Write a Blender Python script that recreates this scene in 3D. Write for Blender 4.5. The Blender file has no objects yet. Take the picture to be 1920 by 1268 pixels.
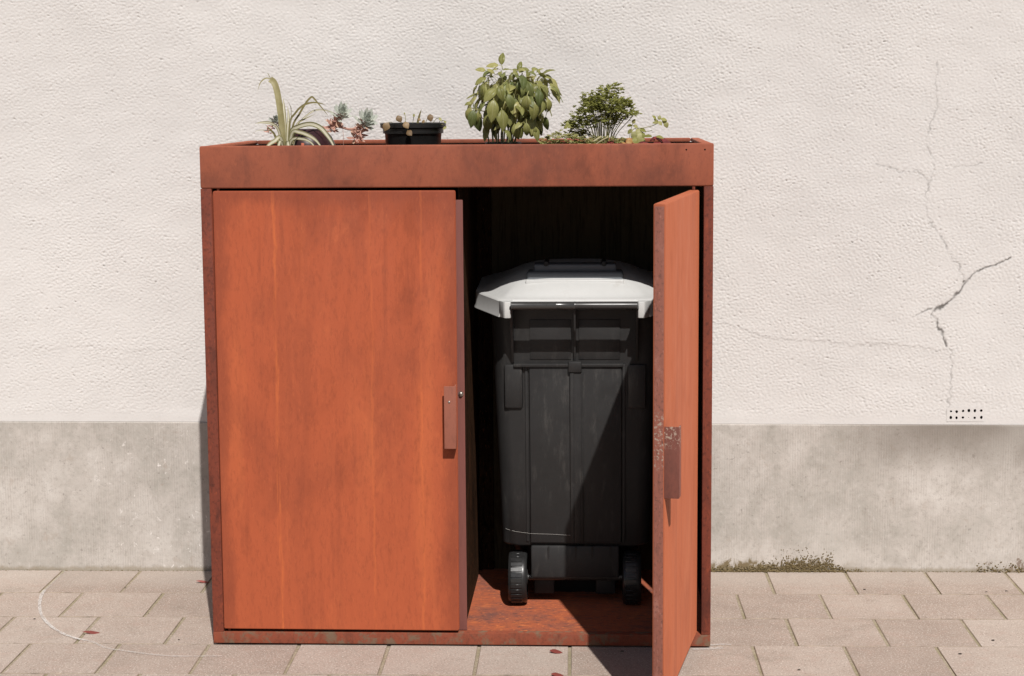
import bpy, bmesh, math, random
import numpy as np
from mathutils import Vector, Matrix

random.seed(7)
SC = bpy.context.scene
COL = SC.collection
R = math.radians

# ------------------------------------------------------------------ camera
F_PX, PITCH, ROLL, YAW = 3434.2, R(7.4377), R(-0.4177), R(-2.044)
CAM_POS = Vector((0.31, -4.6892, 1.435))
fw = Vector((math.sin(YAW) * math.cos(PITCH), math.cos(YAW) * math.cos(PITCH), -math.sin(PITCH)))
rt = Vector((math.cos(YAW), -math.sin(YAW), 0))
up = rt.cross(fw)
rt, up = rt * math.cos(ROLL) + up * math.sin(ROLL), up * math.cos(ROLL) - rt * math.sin(ROLL)
cam = bpy.data.cameras.new('camera')
cam.sensor_width = 36
cam.lens = F_PX / 1920 * 36
cam.clip_end = 2000
cam_ob = bpy.data.objects.new('camera', cam)
COL.objects.link(cam_ob)
M = Matrix((rt, up, -fw)).transposed().to_4x4()
M.translation = CAM_POS
cam_ob.matrix_world = M
SC.camera = cam_ob

# ------------------------------------------------------------------ sky, sun, exposure
SUN_TRAVEL = Vector((-0.24, 1.0, -1.10)).normalized()       # the way the light goes
to_sun = -SUN_TRAVEL
world = bpy.data.worlds.new('World')
SC.world = world
world.use_nodes = True
wn = world.node_tree
bg = wn.nodes['Background']
sky = wn.nodes.new('ShaderNodeTexSky')
sky.sky_type = 'NISHITA'
sky.sun_disc = False
sky.sun_elevation = math.asin(to_sun.z)
sky.sun_rotation = math.atan2(to_sun.x, to_sun.y)
sky.dust_density = 1.5
wn.links.new(sky.outputs[0], bg.inputs[0])
bg.inputs[1].default_value = 0.05
sun = bpy.data.lights.new('sun', 'SUN')
sun.energy = 4.2
sun.angle = R(0.5)
sun.color = (1.0, 0.965, 0.925)
sun_ob = bpy.data.objects.new('sun', sun)
COL.objects.link(sun_ob)
sun_ob.rotation_euler = SUN_TRAVEL.to_track_quat('-Z', 'Y').to_euler()
sun_ob.location = (1, -4, 6)
SC.view_settings.view_transform = 'Standard'
SC.view_settings.look = 'None'
SC.view_settings.exposure = 0.0
SC.view_settings.gamma = 1.0
SC.view_settings.use_curve_mapping = False
SC.cycles.use_denoising = True

# ------------------------------------------------------------------ scene helpers
def tag(o, label=None, cat=None, group=None, kind=None):
    if label: o['label'] = label
    if cat: o['category'] = cat
    if group: o['group'] = group
    if kind: o['kind'] = kind
    return o

def empty(name, loc=(0, 0, 0), rz=0.0):
    o = bpy.data.objects.new(name, None)
    o.empty_display_size = 0.05
    o.location = loc
    o.rotation_euler = (0, 0, rz)
    COL.objects.link(o)
    return o

def link(name, me, mat=None, parent=None, loc=None, smooth=False):
    if mat is not None and not me.materials:
        me.materials.append(mat)
    if smooth:
        me.polygons.foreach_set('use_smooth', [True] * len(me.polygons))
    o = bpy.data.objects.new(name, me)
    COL.objects.link(o)
    o.parent = parent
    if loc is not None: o.location = loc
    return o

class MB:
    """collects shapes in a bmesh and links them as one mesh object"""
    def __init__(s): s.bm = bmesh.new()
    def box(s, x0, x1, y0, y1, z0, z1, bev=0.0, seg=2, mtx=None):
        t = bmesh.new()
        bmesh.ops.create_cube(t, size=1)
        for v in t.verts:
            v.co = Vector((x0 + (v.co.x + .5) * (x1 - x0), y0 + (v.co.y + .5) * (y1 - y0), z0 + (v.co.z + .5) * (z1 - z0)))
        if bev > 0:
            bmesh.ops.bevel(t, geom=t.edges[:] , offset=bev, segments=seg, profile=.5, affect='EDGES')
        if mtx is not None: t.transform(mtx)
        s.merge(t); return s
    def merge(s, t):
        me = bpy.data.meshes.new('tmp'); t.to_mesh(me); t.free()
        s.bm.from_mesh(me); bpy.data.meshes.remove(me)
    def poly(s, verts, faces):
        vs = [s.bm.verts.new(v) for v in verts]
        for f in faces:
            try: s.bm.faces.new([vs[i] for i in f])
            except ValueError: pass
        return s
    def prism(s, pts, d, axis='x'):
        """pts: outline in the two other axes (lists of tuples); d: (lo, hi) along axis"""
        n = len(pts); vv = []
        for t in d:
            for a, b in pts:
                vv.append((t, a, b) if axis == 'x' else (a, t, b) if axis == 'y' else (a, b, t))
        fs = [list(range(n)), list(range(2 * n - 1, n - 1, -1))]
        for i in range(n):
            j = (i + 1) % n
            fs.append([i, i + n, j + n, j])
        s.poly(vv, fs); return s
    def rings(s, rings, cap0=True, cap1=True):
        base = [[s.bm.verts.new(p) for p in r] for r in rings]
        n = len(base[0])
        for a, b in zip(base, base[1:]):
            for i in range(n):
                j = (i + 1) % n
                s.bm.faces.new((a[i], a[j], b[j], b[i]))
        if cap0: s.bm.faces.new(base[0][::-1])
        if cap1: s.bm.faces.new(base[-1])
        return s
    def lathe(s, prof, c=(0, 0, 0), n=32, axis='z', cap0=True, cap1=True, sy=1.0):
        rr = []
        for r, h in prof:
            ring = []
            for i in range(n):
                a = 2 * math.pi * i / n
                u, w = r * math.cos(a), r * math.sin(a) * sy
                p = (u, w, h) if axis == 'z' else (h, u, w) if axis == 'x' else (w, h, u)
                ring.append((p[0] + c[0], p[1] + c[1], p[2] + c[2]))
            rr.append(ring)
        return s.rings(rr, cap0, cap1)
    def tube(s, path, rad, n=6):
        path = [Vector(p) for p in path]
        rr = []
        for i, p in enumerate(path):
            d = (path[min(i + 1, len(path) - 1)] - path[max(i - 1, 0)]).normalized()
            a = d.cross(Vector((0.13, 0.91, 0.37))).normalized(); b = d.cross(a)
            r = rad[i] if isinstance(rad, (list, tuple)) else rad
            rr.append([p + (a * math.cos(2 * math.pi * k / n) + b * math.sin(2 * math.pi * k / n)) * r for k in range(n)])
        return s.rings(rr)
    def build(s, name, mat, parent=None, smooth=False, loc=None):
        bmesh.ops.recalc_face_normals(s.bm, faces=s.bm.faces)
        me = bpy.data.meshes.new(name); s.bm.to_mesh(me); s.bm.free()
        o = link(name, me, mat, parent, loc)
        if smooth:
            me.polygons.foreach_set('use_smooth', [True] * len(me.polygons))
            if smooth != 'full':
                try: me.set_sharp_from_angle(angle=R(40))
                except Exception: pass
        return o

def catmull(pts, k=4):
    pts = [Vector(p) for p in pts]
    ext = [pts[0] * 2 - pts[1]] + pts + [pts[-1] * 2 - pts[-2]]
    out = []
    for i in range(1, len(ext) - 2):
        a, b, c, d = ext[i - 1:i + 3]
        for j in range(k):
            t = j / k
            out.append(0.5 * ((2 * b) + (c - a) * t + (2 * a - 5 * b + 4 * c - d) * t * t + (3 * b - a - 3 * c + d) * t ** 3))
    out.append(pts[-1])
    return out

# ------------------------------------------------------------------ material helpers
class G:
    def __init__(s, name):
        s.m = bpy.data.materials.new(name); s.m.use_nodes = True
        s.nt = s.m.node_tree
        s.p = s.nt.nodes['Principled BSDF']; s.out = s.nt.nodes['Material Output']
    def n(s, t, props=None, ins=None):
        nd = s.nt.nodes.new(t)
        for k, v in (props or {}).items(): setattr(nd, k, v)
        for k, v in (ins or {}).items(): s.set(nd.inputs[k], v)
        return nd
    def set(s, sock, v):
        if isinstance(v, bpy.types.NodeSocket): s.nt.links.new(v, sock)
        elif isinstance(v, (tuple, list)) and sock.type == 'RGBA' and len(v) == 3: sock.default_value = (*v, 1)
        else: sock.default_value = v
    def P(s, **kw):
        for k, v in kw.items(): s.set(s.p.inputs[k.replace('_', ' ')], v)
    def obj(s): return s.n('ShaderNodeTexCoord').outputs['Object']
    def pos(s): return s.n('ShaderNodeNewGeometry').outputs['Position']
    def xyz(s, v):
        o = s.n('ShaderNodeSeparateXYZ', ins={0: v}).outputs
        return o[0], o[1], o[2]
    def map(s, v, sc=(1, 1, 1), loc=(0, 0, 0)):
        return s.n('ShaderNodeMapping', ins={'Vector': v, 'Scale': sc, 'Location': loc}).outputs[0]
    def noise(s, v, scale=1, detail=3, rough=.55, dist=0):
        return s.n('ShaderNodeTexNoise', ins={'Vector': v, 'Scale': scale, 'Detail': detail, 'Roughness': rough, 'Distortion': dist}).outputs['Fac']
    def voro(s, v, scale, feat='F1'):
        return s.n('ShaderNodeTexVoronoi', {'feature': feat}, {'Vector': v, 'Scale': scale}).outputs['Distance']
    def math(s, op, a, b=0.0, c=0.0, clamp=False):
        return s.n('ShaderNodeMath', {'operation': op, 'use_clamp': clamp}, {0: a, 1: b, 2: c}).outputs[0]
    def step(s, v, lo, hi, a=0.0, b=1.0):
        return s.n('ShaderNodeMapRange', {'interpolation_type': 'SMOOTHSTEP'}, {0: v, 1: lo, 2: hi, 3: a, 4: b}).outputs[0]
    def mix(s, f, a, b, blend='MIX'):
        nd = s.n('ShaderNodeMix', {'data_type': 'RGBA', 'blend_type': blend}, {0: f})
        s.set(nd.inputs[6], a); s.set(nd.inputs[7], b)
        return nd.outputs[2]
    def ramp(s, f, stops):
        nd = s.n('ShaderNodeValToRGB', ins={0: f}); e = nd.color_ramp.elements
        while len(e) < len(stops): e.new(.5)
        for k, (p, c) in zip(e, stops): k.position = p; k.color = (*c, 1)
        return nd.outputs[0]
    def bump(s, h, strength=.5, dist=.01, normal=None):
        nd = s.n('ShaderNodeBump', ins={'Strength': strength, 'Distance': dist, 'Height': h})
        if normal is not None: s.set(nd.inputs['Normal'], normal)
        return nd.outputs[0]
    def attr(s, name): return s.n('ShaderNodeAttribute', {'attribute_name': name}).outputs['Fac']
    def rnd(s): return s.n('ShaderNodeObjectInfo').outputs['Random']

def mul(c, k): return tuple(x * k for x in c)
def lerp3(a, b, t): return tuple(x + (y - x) * t for x, y in zip(a, b))

def corten(name, dark, mid, hi, drips=(), stretch=1.0, flat=False, soft=.0, top=None, cloud=False, rim=None, patch_dark=.5, grey=0.0, wear=None, speckle=.3, rough=.72, diffr=.8, spec=.28):
    g = G(name); v = g.obj(); x, y, z = g.xyz(v)
    off = (random.random() * 9, random.random() * 9, random.random() * 9)
    streak = g.noise(g.map(v, (9, 26, 9) if flat else (20, 20, 1.0 * stretch), off), 1, 6, .68, .25)
    grain = g.noise(g.map(v, (48, 110, 48) if flat else (130, 130, (42 if cloud else 15) * stretch), off), 1, 5, .72)
    fleck = g.noise(g.map(v, (90, 170, 90) if flat else (230, 230, 60), off), 1, 3, .65)
    patch = g.noise(g.map(v, (1, 1, .7), off), 4.2, 5, .62, .3)
    patch2 = g.noise(g.map(v, (1, 1, .45), off), 11, 5, .65, .5)
    c = g.ramp(streak, [(.26, lerp3(dark, mid, soft)), (.44, mid), (.60, mid), (.78, lerp3(hi, mid, soft))])
    mott = g.noise(g.map(v, (1, 1, .8), off), 2.3, 6, .68, .8)
    c = g.mix(g.math('MULTIPLY', g.step(mott, .48, .70), patch_dark * .45), c, lerp3(dark, mid, .45))
    if cloud:
        cl1 = g.noise(g.map(v, (6.5, 6.5, .8), off), 1, 5, .6, .4); cl2 = g.noise(g.map(v, (16, 16, 5), off), 1, 6, .72, .6)
        c = g.mix(g.math('MULTIPLY', g.step(cl1, .50, .34), .50), c, lerp3(dark, mid, .35))
        c = g.mix(g.math('MULTIPLY', g.step(cl1, .54, .70), .55), c, lerp3(hi, mid, .25))
        c = g.mix(g.math('MULTIPLY', g.step(cl2, .52, .68), .38), c, lerp3(dark, mid, .30))
    if rim is not None:
        dx_ = g.math('MINIMUM', x, g.math('SUBTRACT', rim[0], x)); dz_ = g.math('SUBTRACT', rim[1], z)
        dm_ = g.math('MULTIPLY_ADD', g.noise(g.map(v, (9, 9, 4), off), 1, 5, .7), -.085, g.math('MINIMUM', dx_, dz_))
        c = g.mix(g.math('MULTIPLY', g.step(dm_, .004, -.030), .62), c, lerp3(dark, mid, .12))
    if top is not None:
        tm_ = g.step(g.math('MULTIPLY_ADD', g.noise(g.map(v, (7, 7, 2.5), off), 1, 5, .65, .5), .55, z), top, top + .22)
        c = g.mix(g.math('MULTIPLY', tm_, .60), c, lerp3(dark, mid, .18))
    c = g.mix(g.math('MULTIPLY', g.step(patch, .50, .72), patch_dark), c, dark)
    c = g.mix(g.math('MULTIPLY', g.step(patch2, .56, .74), patch_dark * .7), c, mul(dark, .8))
    c = g.mix(g.math('MULTIPLY', g.step(patch2, .44, .26), .35), c, hi)
    c = g.mix(g.math('MULTIPLY', g.step(grain, .49, .66), speckle), c, mul(dark, .75))
    c = g.mix(g.math('MULTIPLY', g.step(fleck, .58, .72), speckle * .8), c, mul(hi, 1.06))
    if grey > 0:
        gm = g.noise(g.map(v, (1, 1, 1), off), 22, 5, .7, .4)
        c = g.mix(g.math('MULTIPLY', g.step(gm, .48, .62), grey), c, (.17, .13, .085))
    for i, (x0, w, st) in enumerate(drips):
        wob = g.noise(g.map(v, (0, 0, 5.0), (i * 3.7, 1.3, 0)), 1, 4, .7)
        d = g.math('ABSOLUTE', g.math('SUBTRACT', x, g.math('MULTIPLY_ADD', wob, .030, x0 - .015)))
        ln = g.step(d, w, w * .15)
        am = g.step(g.noise(g.map(v, (90, 0, 5.5), (i * 1.9, 4.2, 0)), 1, 5, .8), .38, .66)
        c = g.mix(g.math('MULTIPLY', g.math('MULTIPLY', ln, am), st), c, (.74, .20, .055))
    if wear is not None:
        wx0, wx1, wz0, wz1, wcol = wear
        wn_ = g.noise(v, 150, 4, .7)
        wm = g.math('MULTIPLY', g.step(wn_, .53, .60), g.math('MULTIPLY', g.step(z, wz0, wz0 + .03), g.step(z, wz1, wz1 - .03)))
        c = g.mix(g.math('MULTIPLY', wm, .8), c, wcol)
    g.P(Base_Color=c, Roughness=g.step(patch2, .3, .7, rough - .08, rough + .12), Diffuse_Roughness=diffr)
    g.P(**{'Specular_IOR_Level': spec})
    h = g.math('ADD', g.math('MULTIPLY', fleck, .5), g.math('MULTIPLY', patch2, .8))
    g.P(Normal=g.bump(h, .25, .0012))
    return g.m

def plain(name, col, rough=.5, var=.12, scale=60, bump=.15, spec=.4, dust=None, metal=0.0):
    g = G(name); v = g.obj()
    n1 = g.noise(v, scale, 4, .6); n2 = g.noise(v, scale * .12, 4, .6)
    f = g.math('ADD', g.math('MULTIPLY', n1, .4), g.math('MULTIPLY', n2, .6))
    c = g.ramp(f, [(.3, mul(col, 1 - var)), (.7, mul(col, 1 + var))])
    if dust is not None:
        dm = g.math('MULTIPLY', g.step(g.noise(g.map(v, (1, 1, .22)), scale * .5, 6, .75), .50, .74), g.step(g.noise(v, 7, 4, .6), .38, .62))
        c = g.mix(g.math('MULTIPLY', dm, .55), c, dust)
    g.P(Base_Color=c, Roughness=g.step(n2, .3, .7, rough - .08, rough + .08), Metallic=metal, Specular_IOR_Level=spec)
    if bump: g.P(Normal=g.bump(n1, bump, .0008))
    return g.m

def leafmat(name, a, b, c3=None, trans=.3, scale=40, rough=.5, stripe=False, edge=None):
    g = G(name); v = g.obj(); r = g.rnd()
    n1 = g.noise(v, scale, 3, .6)
    f = g.math('ADD', g.math('MULTIPLY', n1, .6), g.math('MULTIPLY', r, .45))
    c = g.ramp(f, [(.28, a), (.62, b), (.85, c3 or mul(b, 1.25))])
    if stripe:
        ac = g.math('ABSOLUTE', g.attr('across'))
        c = g.mix(g.step(ac, .62, .40), c, edge)
    elif edge:
        ac = g.math('ABSOLUTE', g.attr('across'))
        c = g.mix(g.math('MULTIPLY', g.step(ac, .10, .02), .5), c, edge)
    g.P(Base_Color=c, Roughness=rough, Specular_IOR_Level=.35)
    tr = g.n('ShaderNodeBsdfTranslucent', ins={'Color': c})
    mx = g.n('ShaderNodeMixShader', ins={0: trans, 1: g.p.outputs[0], 2: tr.outputs[0]})
    g.nt.links.new(mx.outputs[0], g.out.inputs[0])
    return g.m

# ------------------------------------------------------------------ materials
MT = {}
D0, M0, H0 = (.24, .056, .028), (.445, .104, .042), (.60, .162, .058)
MT['door'] = corten('corten_door', D0, M0, H0, drips=[(.156, .0075, .42), (.405, .0055, .26), (.535, .0050, .24)], patch_dark=.40, speckle=.22, soft=.55, top=1.26, cloud=True, rim=(.6255, 1.1605))
MT['door_open'] = corten('corten_open_door', (.27, .070, .033), (.390, .108, .048), (.465, .140, .062), stretch=.5, patch_dark=.45, speckle=.2, soft=.3, diffr=1.0)
MT['fascia'] = corten('corten_fascia', (.165, .055, .036), (.335, .098, .052), (.46, .140, .064), patch_dark=.85, speckle=.22, soft=.6, stretch=5)
MT['frame'] = corten('corten_frame', (.085, .026, .018), (.20, .048, .027), (.36, .080, .032), stretch=7, patch_dark=.7, speckle=.6)
MT['base'] = corten('corten_base_rail', (.14, .045, .026), (.25, .065, .034), (.34, .085, .038), stretch=6, patch_dark=.5, grey=.75, speckle=.45)
MT['floor'] = corten('corten_floor', (.125, .062, .055), (.34, .092, .042), (.66, .205, .062), flat=True, patch_dark=.85, speckle=.75)
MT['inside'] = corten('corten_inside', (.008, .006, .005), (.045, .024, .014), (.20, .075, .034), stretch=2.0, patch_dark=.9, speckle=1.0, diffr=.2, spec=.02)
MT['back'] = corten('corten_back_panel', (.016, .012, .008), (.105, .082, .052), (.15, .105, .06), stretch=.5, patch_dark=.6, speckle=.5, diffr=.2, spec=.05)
MT['edge'] = corten('corten_worn_edge', (.15, .065, .050), (.27, .100, .070), (.40, .19, .15), stretch=8, patch_dark=.6, speckle=.7, wear=(0, 0, .55, .70, (.40, .32, .26)))
MT['handle'] = corten('corten_handle', (.22, .085, .06), (.32, .115, .075), (.38, .15, .10), stretch=3, patch_dark=.3, speckle=.25)
MT['handle_worn'] = corten('corten_worn_handle', (.13, .05, .038), (.19, .065, .047), (.26, .085, .055), stretch=5, patch_dark=.3, speckle=.3, wear=(0, 0, .60, .72, (.42, .33, .26)))
MT['post'] = corten('corten_post', (.17, .065, .055), (.22, .080, .065), (.27, .10, .08), stretch=1, patch_dark=.3, speckle=.25)
MT['bin_black'] = plain('bin_charcoal_plastic', (.027, .0262, .026), .50, .12, 90, .12, .32, dust=(.085, .080, .074))
MT['lid'] = plain('bin_lid_grey_plastic', (.57, .570, .555), .42, .03, 60, .05, .35, dust=(.43, .41, .375))
MT['grip'] = plain('bin_grip_shaded_plastic', (.15, .165, .18), .45, .05, 60, .05, .35)  # darker than the lid: shade on the grip is put into its colour
MT['tyre'] = plain('bin_wheel_rubber', (.022, .022, .022), .33, .2, 120, .1, .5)
MT['bar'] = plain('bin_bar_plastic', (.045, .044, .042), .30, .1, 80, .05, .55)
MT['pot_black'] = plain('black_pot_plastic', (.012, .012, .012), .33, .2, 60, .06, .5, dust=(.05, .05, .045))
MT['pot_plum'] = plain('plum_pot_glaze', (.035, .012, .014), .38, .15, 30, .05, .4)
MT['soil'] = plain('potting_soil', (.045, .028, .018), .95, .5, 160, .8, .1)
MT['steel'] = plain('bolt_steel', (.35, .32, .29), .38, .15, 200, .05, .5, metal=.9)
MT['void'] = plain('hole_painted_shade', (.012, .010, .009), .95, .2, 40, 0, .0)  # near-black colour stands in for the shade inside holes
MT['thread'] = plain('cobweb_thread', (.62, .60, .56), .7, .05, 50, 0, .2)
MT['red_leaf'] = leafmat('fallen_red_leaf', (.22, .052, .042), (.33, .095, .08), trans=.1)
MT['crumb'] = plain('dark_crumb', (.03, .024, .018), .9, .3, 200, .3, .1)
MT['shard'] = plain('terracotta_shard', (.52, .15, .09), .8, .15, 60, .2, .2)

# stucco of the wall
g = G('white_stucco'); v = g.pos()
big = g.noise(v, 1.3, 4, .55); med = g.noise(v, 9, 4, .6); fine = g.noise(g.map(v, (1, 1, 1.5)), 130, 3, .6)
cr = g.attr('crack'); outer = g.attr('outer')
c = g.ramp(g.math('ADD', g.math('MULTIPLY', big, .7), g.math('MULTIPLY', med, .3)), [(.35, (.640, .616, .594)), (.65, (.702, .678, .654))])
c = g.mix(g.math('MULTIPLY', g.step(fine, .54, .74), .22), c, (.47, .44, .415))
c = g.mix(g.math('MULTIPLY', cr, .88), c, (.12, .108, .098))
g.P(Base_Color=c, Roughness=.9, Specular_IOR_Level=.15, Diffuse_Roughness=.5)
stw = g.noise(g.map(v, (1, 1, 1.7)), 75, 3, .55)
hh = g.math('ADD', g.math('MULTIPLY', fine, .25), g.math('MULTIPLY', g.math('MULTIPLY', stw, outer), 1.6))
g.P(Normal=g.bump(hh, .8, .003))
MT['stucco'] = g.m

# tooled stone of the plinth
g = G('tooled_stone_plinth'); v = g.pos(); x, y, z = g.xyz(v)
wob = g.noise(g.map(v, (3, 1, 5)), 2, 3, .6)
comb = g.math('SINE', g.math('MULTIPLY', g.math('MULTIPLY_ADD', wob, .006, x), 2 * math.pi / .0076))
combm = g.math('MULTIPLY', g.step(g.noise(g.map(v, (7, 1, 2.2)), 3, 4, .65), .35, .65), g.step(g.noise(v, 60, 3, .65), .30, .66))
clo = g.noise(v, 2.6, 5, .6, .2); blo = g.noise(g.map(v, (1, 1, .8)), 14, 5, .65, .4); fin = g.noise(v, 190, 3, .6)
c = g.ramp(g.math('ADD', g.math('MULTIPLY', clo, .6), g.math('MULTIPLY', blo, .4)), [(.38, (.385, .358, .318)), (.52, (.500, .460, .418)), (.64, (.60, .563, .520))])
c = g.mix(g.math('MULTIPLY', g.step(comb, .3, -1.0), g.math('MULTIPLY', combm, .30)), c, (.30, .262, .232))
gr2 = g.noise(v, 95, 4, .7)
c = g.mix(g.math('MULTIPLY', g.step(gr2, .46, .34), .38), c, (.29, .255, .225))
c = g.mix(g.math('MULTIPLY', g.step(gr2, .56, .68), .35), c, (.66, .62, .585))
c = g.mix(g.math('MULTIPLY', g.step(fin, .53, .72), .42), c, (.33, .29, .26))
# pale chips and knocks, most of them left of the cabinet
chip = g.math('MULTIPLY', g.step(g.noise(v, 46, 5, .68, .7), .605, .66), g.step(g.noise(v, 5.0, 3, .5), .46, .58))
chipx = g.math('MAXIMUM', g.math('MULTIPLY', g.step(x, -1.35, -.95), g.step(x, -.55, -.70)), .12)
c = g.mix(g.math('MULTIPLY', g.math('MULTIPLY', chip, chipx), .85), c, (.78, .74, .70))
brn = g.step(g.noise(g.map(v, (1, 1, 1.2), (3, 1, 7)), 17, 5, .7, .5), .60, .70)
c = g.mix(g.math('MULTIPLY', brn, .35), c, (.36, .29, .235))
pits = g.step(g.noise(v, 62, 3, .6, .3), .33, .27)
c = g.mix(g.math('MULTIPLY', pits, .5), c, (.20, .175, .155))
# damp dark weathering under the render on the right, with its own ragged outline
edge = g.math('MULTIPLY_ADD', g.noise(g.map(v, (1.3, 1, 1.0)), 3, 5, .6), .16, z)
damp = g.math('MULTIPLY', g.step(edge, .33, .53), g.step(x, .95, 1.40))
c = g.mix(g.math('MULTIPLY', damp, .80), c, (.19, .162, .135))
pale = g.math('MULTIPLY', g.step(g.noise(v, 2.1, 3, .5), .45, .65), g.step(x, .8, 1.1))
c = g.mix(g.math('MULTIPLY', pale, .30), c, (.62, .585, .54))
# algae and soot along the foot of the stone
rag = g.noise(g.map(v, (1, 1, .55)), 26, 6, .75, .5)
where = g.math('MULTIPLY', g.step(x, .66, .74), g.step(x, 1.20, 1.00))
algae = g.math('MULTIPLY', g.step(g.math('SUBTRACT', rag, g.math('MULTIPLY', z, 5.5)), .30, .44), where)
c = g.mix(g.math('MULTIPLY', algae, .92), c, (.17, .125, .06))
where2 = g.math('MULTIPLY', g.step(x, 1.50, 1.56), g.step(x, 1.75, 1.66))
soot = g.math('MULTIPLY', g.step(g.math('SUBTRACT', rag, g.math('MULTIPLY', z, 3.5)), .40, .45), where2)
c = g.mix(g.math('MULTIPLY', soot, .7), c, (.15, .09, .055))
foot = g.step(g.math('MULTIPLY_ADD', rag, -.030, z), .002, -.010)
c = g.mix(g.math('MULTIPLY', foot, .55), c, (.27, .215, .14))
sp = g.math('MULTIPLY', g.step(g.noise(v, 85, 4, .7, .4), .66, .72), g.math('MULTIPLY', g.step(x, .95, 1.15), g.math('MULTIPLY', g.step(z, .22, .12), g.step(z, .05, .10))))
c = g.mix(g.math('MULTIPLY', sp, .7), c, (.20, .17, .14))
g.P(Base_Color=c, Roughness=.88, Specular_IOR_Level=.15)
h = g.math('ADD', g.math('MULTIPLY', g.math('MULTIPLY', comb, combm), .20), g.math('ADD', g.math('MULTIPLY', fin, .5), g.math('MULTIPLY', blo, .6)))
g.P(Normal=g.bump(h, .6, .0018))
MT['plinth'] = g.m

# concrete pavers
def paver_mat(name, flat=False):
    g = G(name); v = g.pos()
    r = g.rnd() if not flat else .5
    n1 = g.noise(v, 6, 4, .6); sp = g.noise(v, 215, 3, .65); sp2 = g.noise(g.map(v, (1, 1, 1), (5, 3, 1)), 165, 3, .7); md = g.noise(v, 38, 4, .65)
    f = g.math('ADD', g.math('MULTIPLY', n1, .55), g.math('ADD', g.math('MULTIPLY', md, .25), g.math('MULTIPLY', r, .30)))
    c = g.ramp(f, [(.32, (.350, .274, .226)), (.55, (.432, .346, .290)), (.75, (.498, .414, .353))])
    pk = g.step(g.noise(g.map(v, (1, 1, 1), (2, 8, 1)), 19, 4, .65, .4), .50, .66)
    c = g.mix(g.math('MULTIPLY', pk, .28), c, (.46, .325, .265))
    st_ = g.step(g.noise(g.map(v, (1, 1, 1), (7, 2, 4)), 4.5, 5, .68, .5), .57, .70)
    c = g.mix(g.math('MULTIPLY', st_, .28), c, (.24, .205, .165))
    c = g.mix(g.math('MULTIPLY', g.step(sp, .56, .65), .85), c, (.72, .655, .58))
    c = g.mix(g.math('MULTIPLY', g.step(sp2, .43, .33), .75), c, (.185, .145, .120))
    x, y, z = g.xyz(v)
    if flat:
        br = g.n('ShaderNodeTexBrick', {'offset': .5}, {'Vector': v, 'Scale': 1, 'Mortar Size': .003, 'Brick Width': .24, 'Row Height': .255})
        c = g.mix(br.outputs['Fac'], c, (.23, .19, .13))
    # dusty paler strip beside the wall
    dusty = g.math('MULTIPLY', g.step(g.math('MULTIPLY_ADD', g.noise(v, 7, 4, .6), .16, y), .62, .80), .35)
    c = g.mix(dusty, c, (.50, .45, .40))
    g.P(Base_Color=c, Roughness=.9, Specular_IOR_Level=.2)
    g.P(Normal=g.bump(g.math('ADD', sp2, g.math('MULTIPLY', md, .8)), .35, .0018))
    return g.m
MT['paver'] = paver_mat('concrete_paver')
MT['paving_far'] = paver_mat('concrete_paving_far', True)
MT['paver_side'] = plain('dirty_paver_side', (.33, .268, .21), .95, .5, 70, .3, .1)
g = G('joint_sand'); v = g.pos()
c = g.ramp(g.noise(v, 120, 4, .7), [(.3, (.24, .195, .13)), (.5, (.40, .335, .24)), (.7, (.52, .45, .35))])
c = g.mix(g.math('MULTIPLY', g.step(g.noise(v, 9, 3, .6), .45, .6), .45), c, (.27, .235, .115))
g.P(Base_Color=c, Roughness=.95, Normal=g.bump(g.noise(v, 260, 3, .7), .8, .003))
MT['joint'] = g.m
g = G('chalk'); v = g.pos()
g.P(Base_Color=(.74, .70, .66), Roughness=.95)
al = g.math('MULTIPLY', g.step(g.noise(v, 150, 4, .75), .34, .54), g.step(g.noise(v, 12, 3, .6), .24, .46))
g.P(Alpha=g.math('MULTIPLY', al, g.attr('ink')))
MT['chalk'] = g.m

MT['basil'] = leafmat('basil_leaf', (.20, .205, .060), (.37, .36, .125), (.54, .48, .21), trans=.36, scale=3, rough=.38, edge=(.46, .44, .22))
MT['basil_dark'] = leafmat('basil_inner_leaf', (.11, .135, .042), (.22, .235, .078), trans=.3, scale=3, rough=.45, edge=(.2, .22, .10))
MT['stem'] = leafmat('herb_stem', (.17, .16, .06), (.28, .26, .11), trans=.1)
MT['parsley'] = leafmat('parsley_leaf', (.24, .25, .06), (.38, .375, .11), (.52, .49, .19), trans=.42, scale=55)
MT['wilt'] = leafmat('yellow_green_leaf', (.26, .25, .085), (.40, .38, .15), (.50, .46, .22), trans=.3, scale=60)
MT['straw'] = leafmat('straw_stalk', (.38, .32, .18), (.52, .46, .28), trans=.1)
MT['amber'] = leafmat('amber_leaf', (.52, .27, .09), (.68, .43, .17), (.72, .55, .30), trans=.4, scale=40)
MT['redleaf'] = leafmat('dark_red_leaf', (.085, .018, .018), (.20, .035, .035), (.30, .06, .05), trans=.2, scale=40)
MT['spider'] = leafmat('spider_leaf', (.20, .185, .085), (.30, .275, .135), (.40, .37, .21), trans=.25, scale=25, stripe=True, edge=(.60, .56, .42))
MT['spider_plain'] = leafmat('spider_olive_leaf', (.19, .16, .065), (.27, .235, .105), (.38, .34, .18), trans=.2, scale=25)
MT['succ'] = leafmat('succulent_leaf', (.45, .48, .42), (.58, .61, .54), (.66, .68, .60), trans=.28, scale=2)
MT['succ_pink'] = leafmat('succulent_old_leaf', (.50, .27, .22), (.66, .40, .31), (.62, .46, .30), trans=.3, scale=60)
MT['dry'] = leafmat('dry_brown_leaf', (.17, .105, .05), (.30, .20, .10), trans=.15, scale=50)
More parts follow.
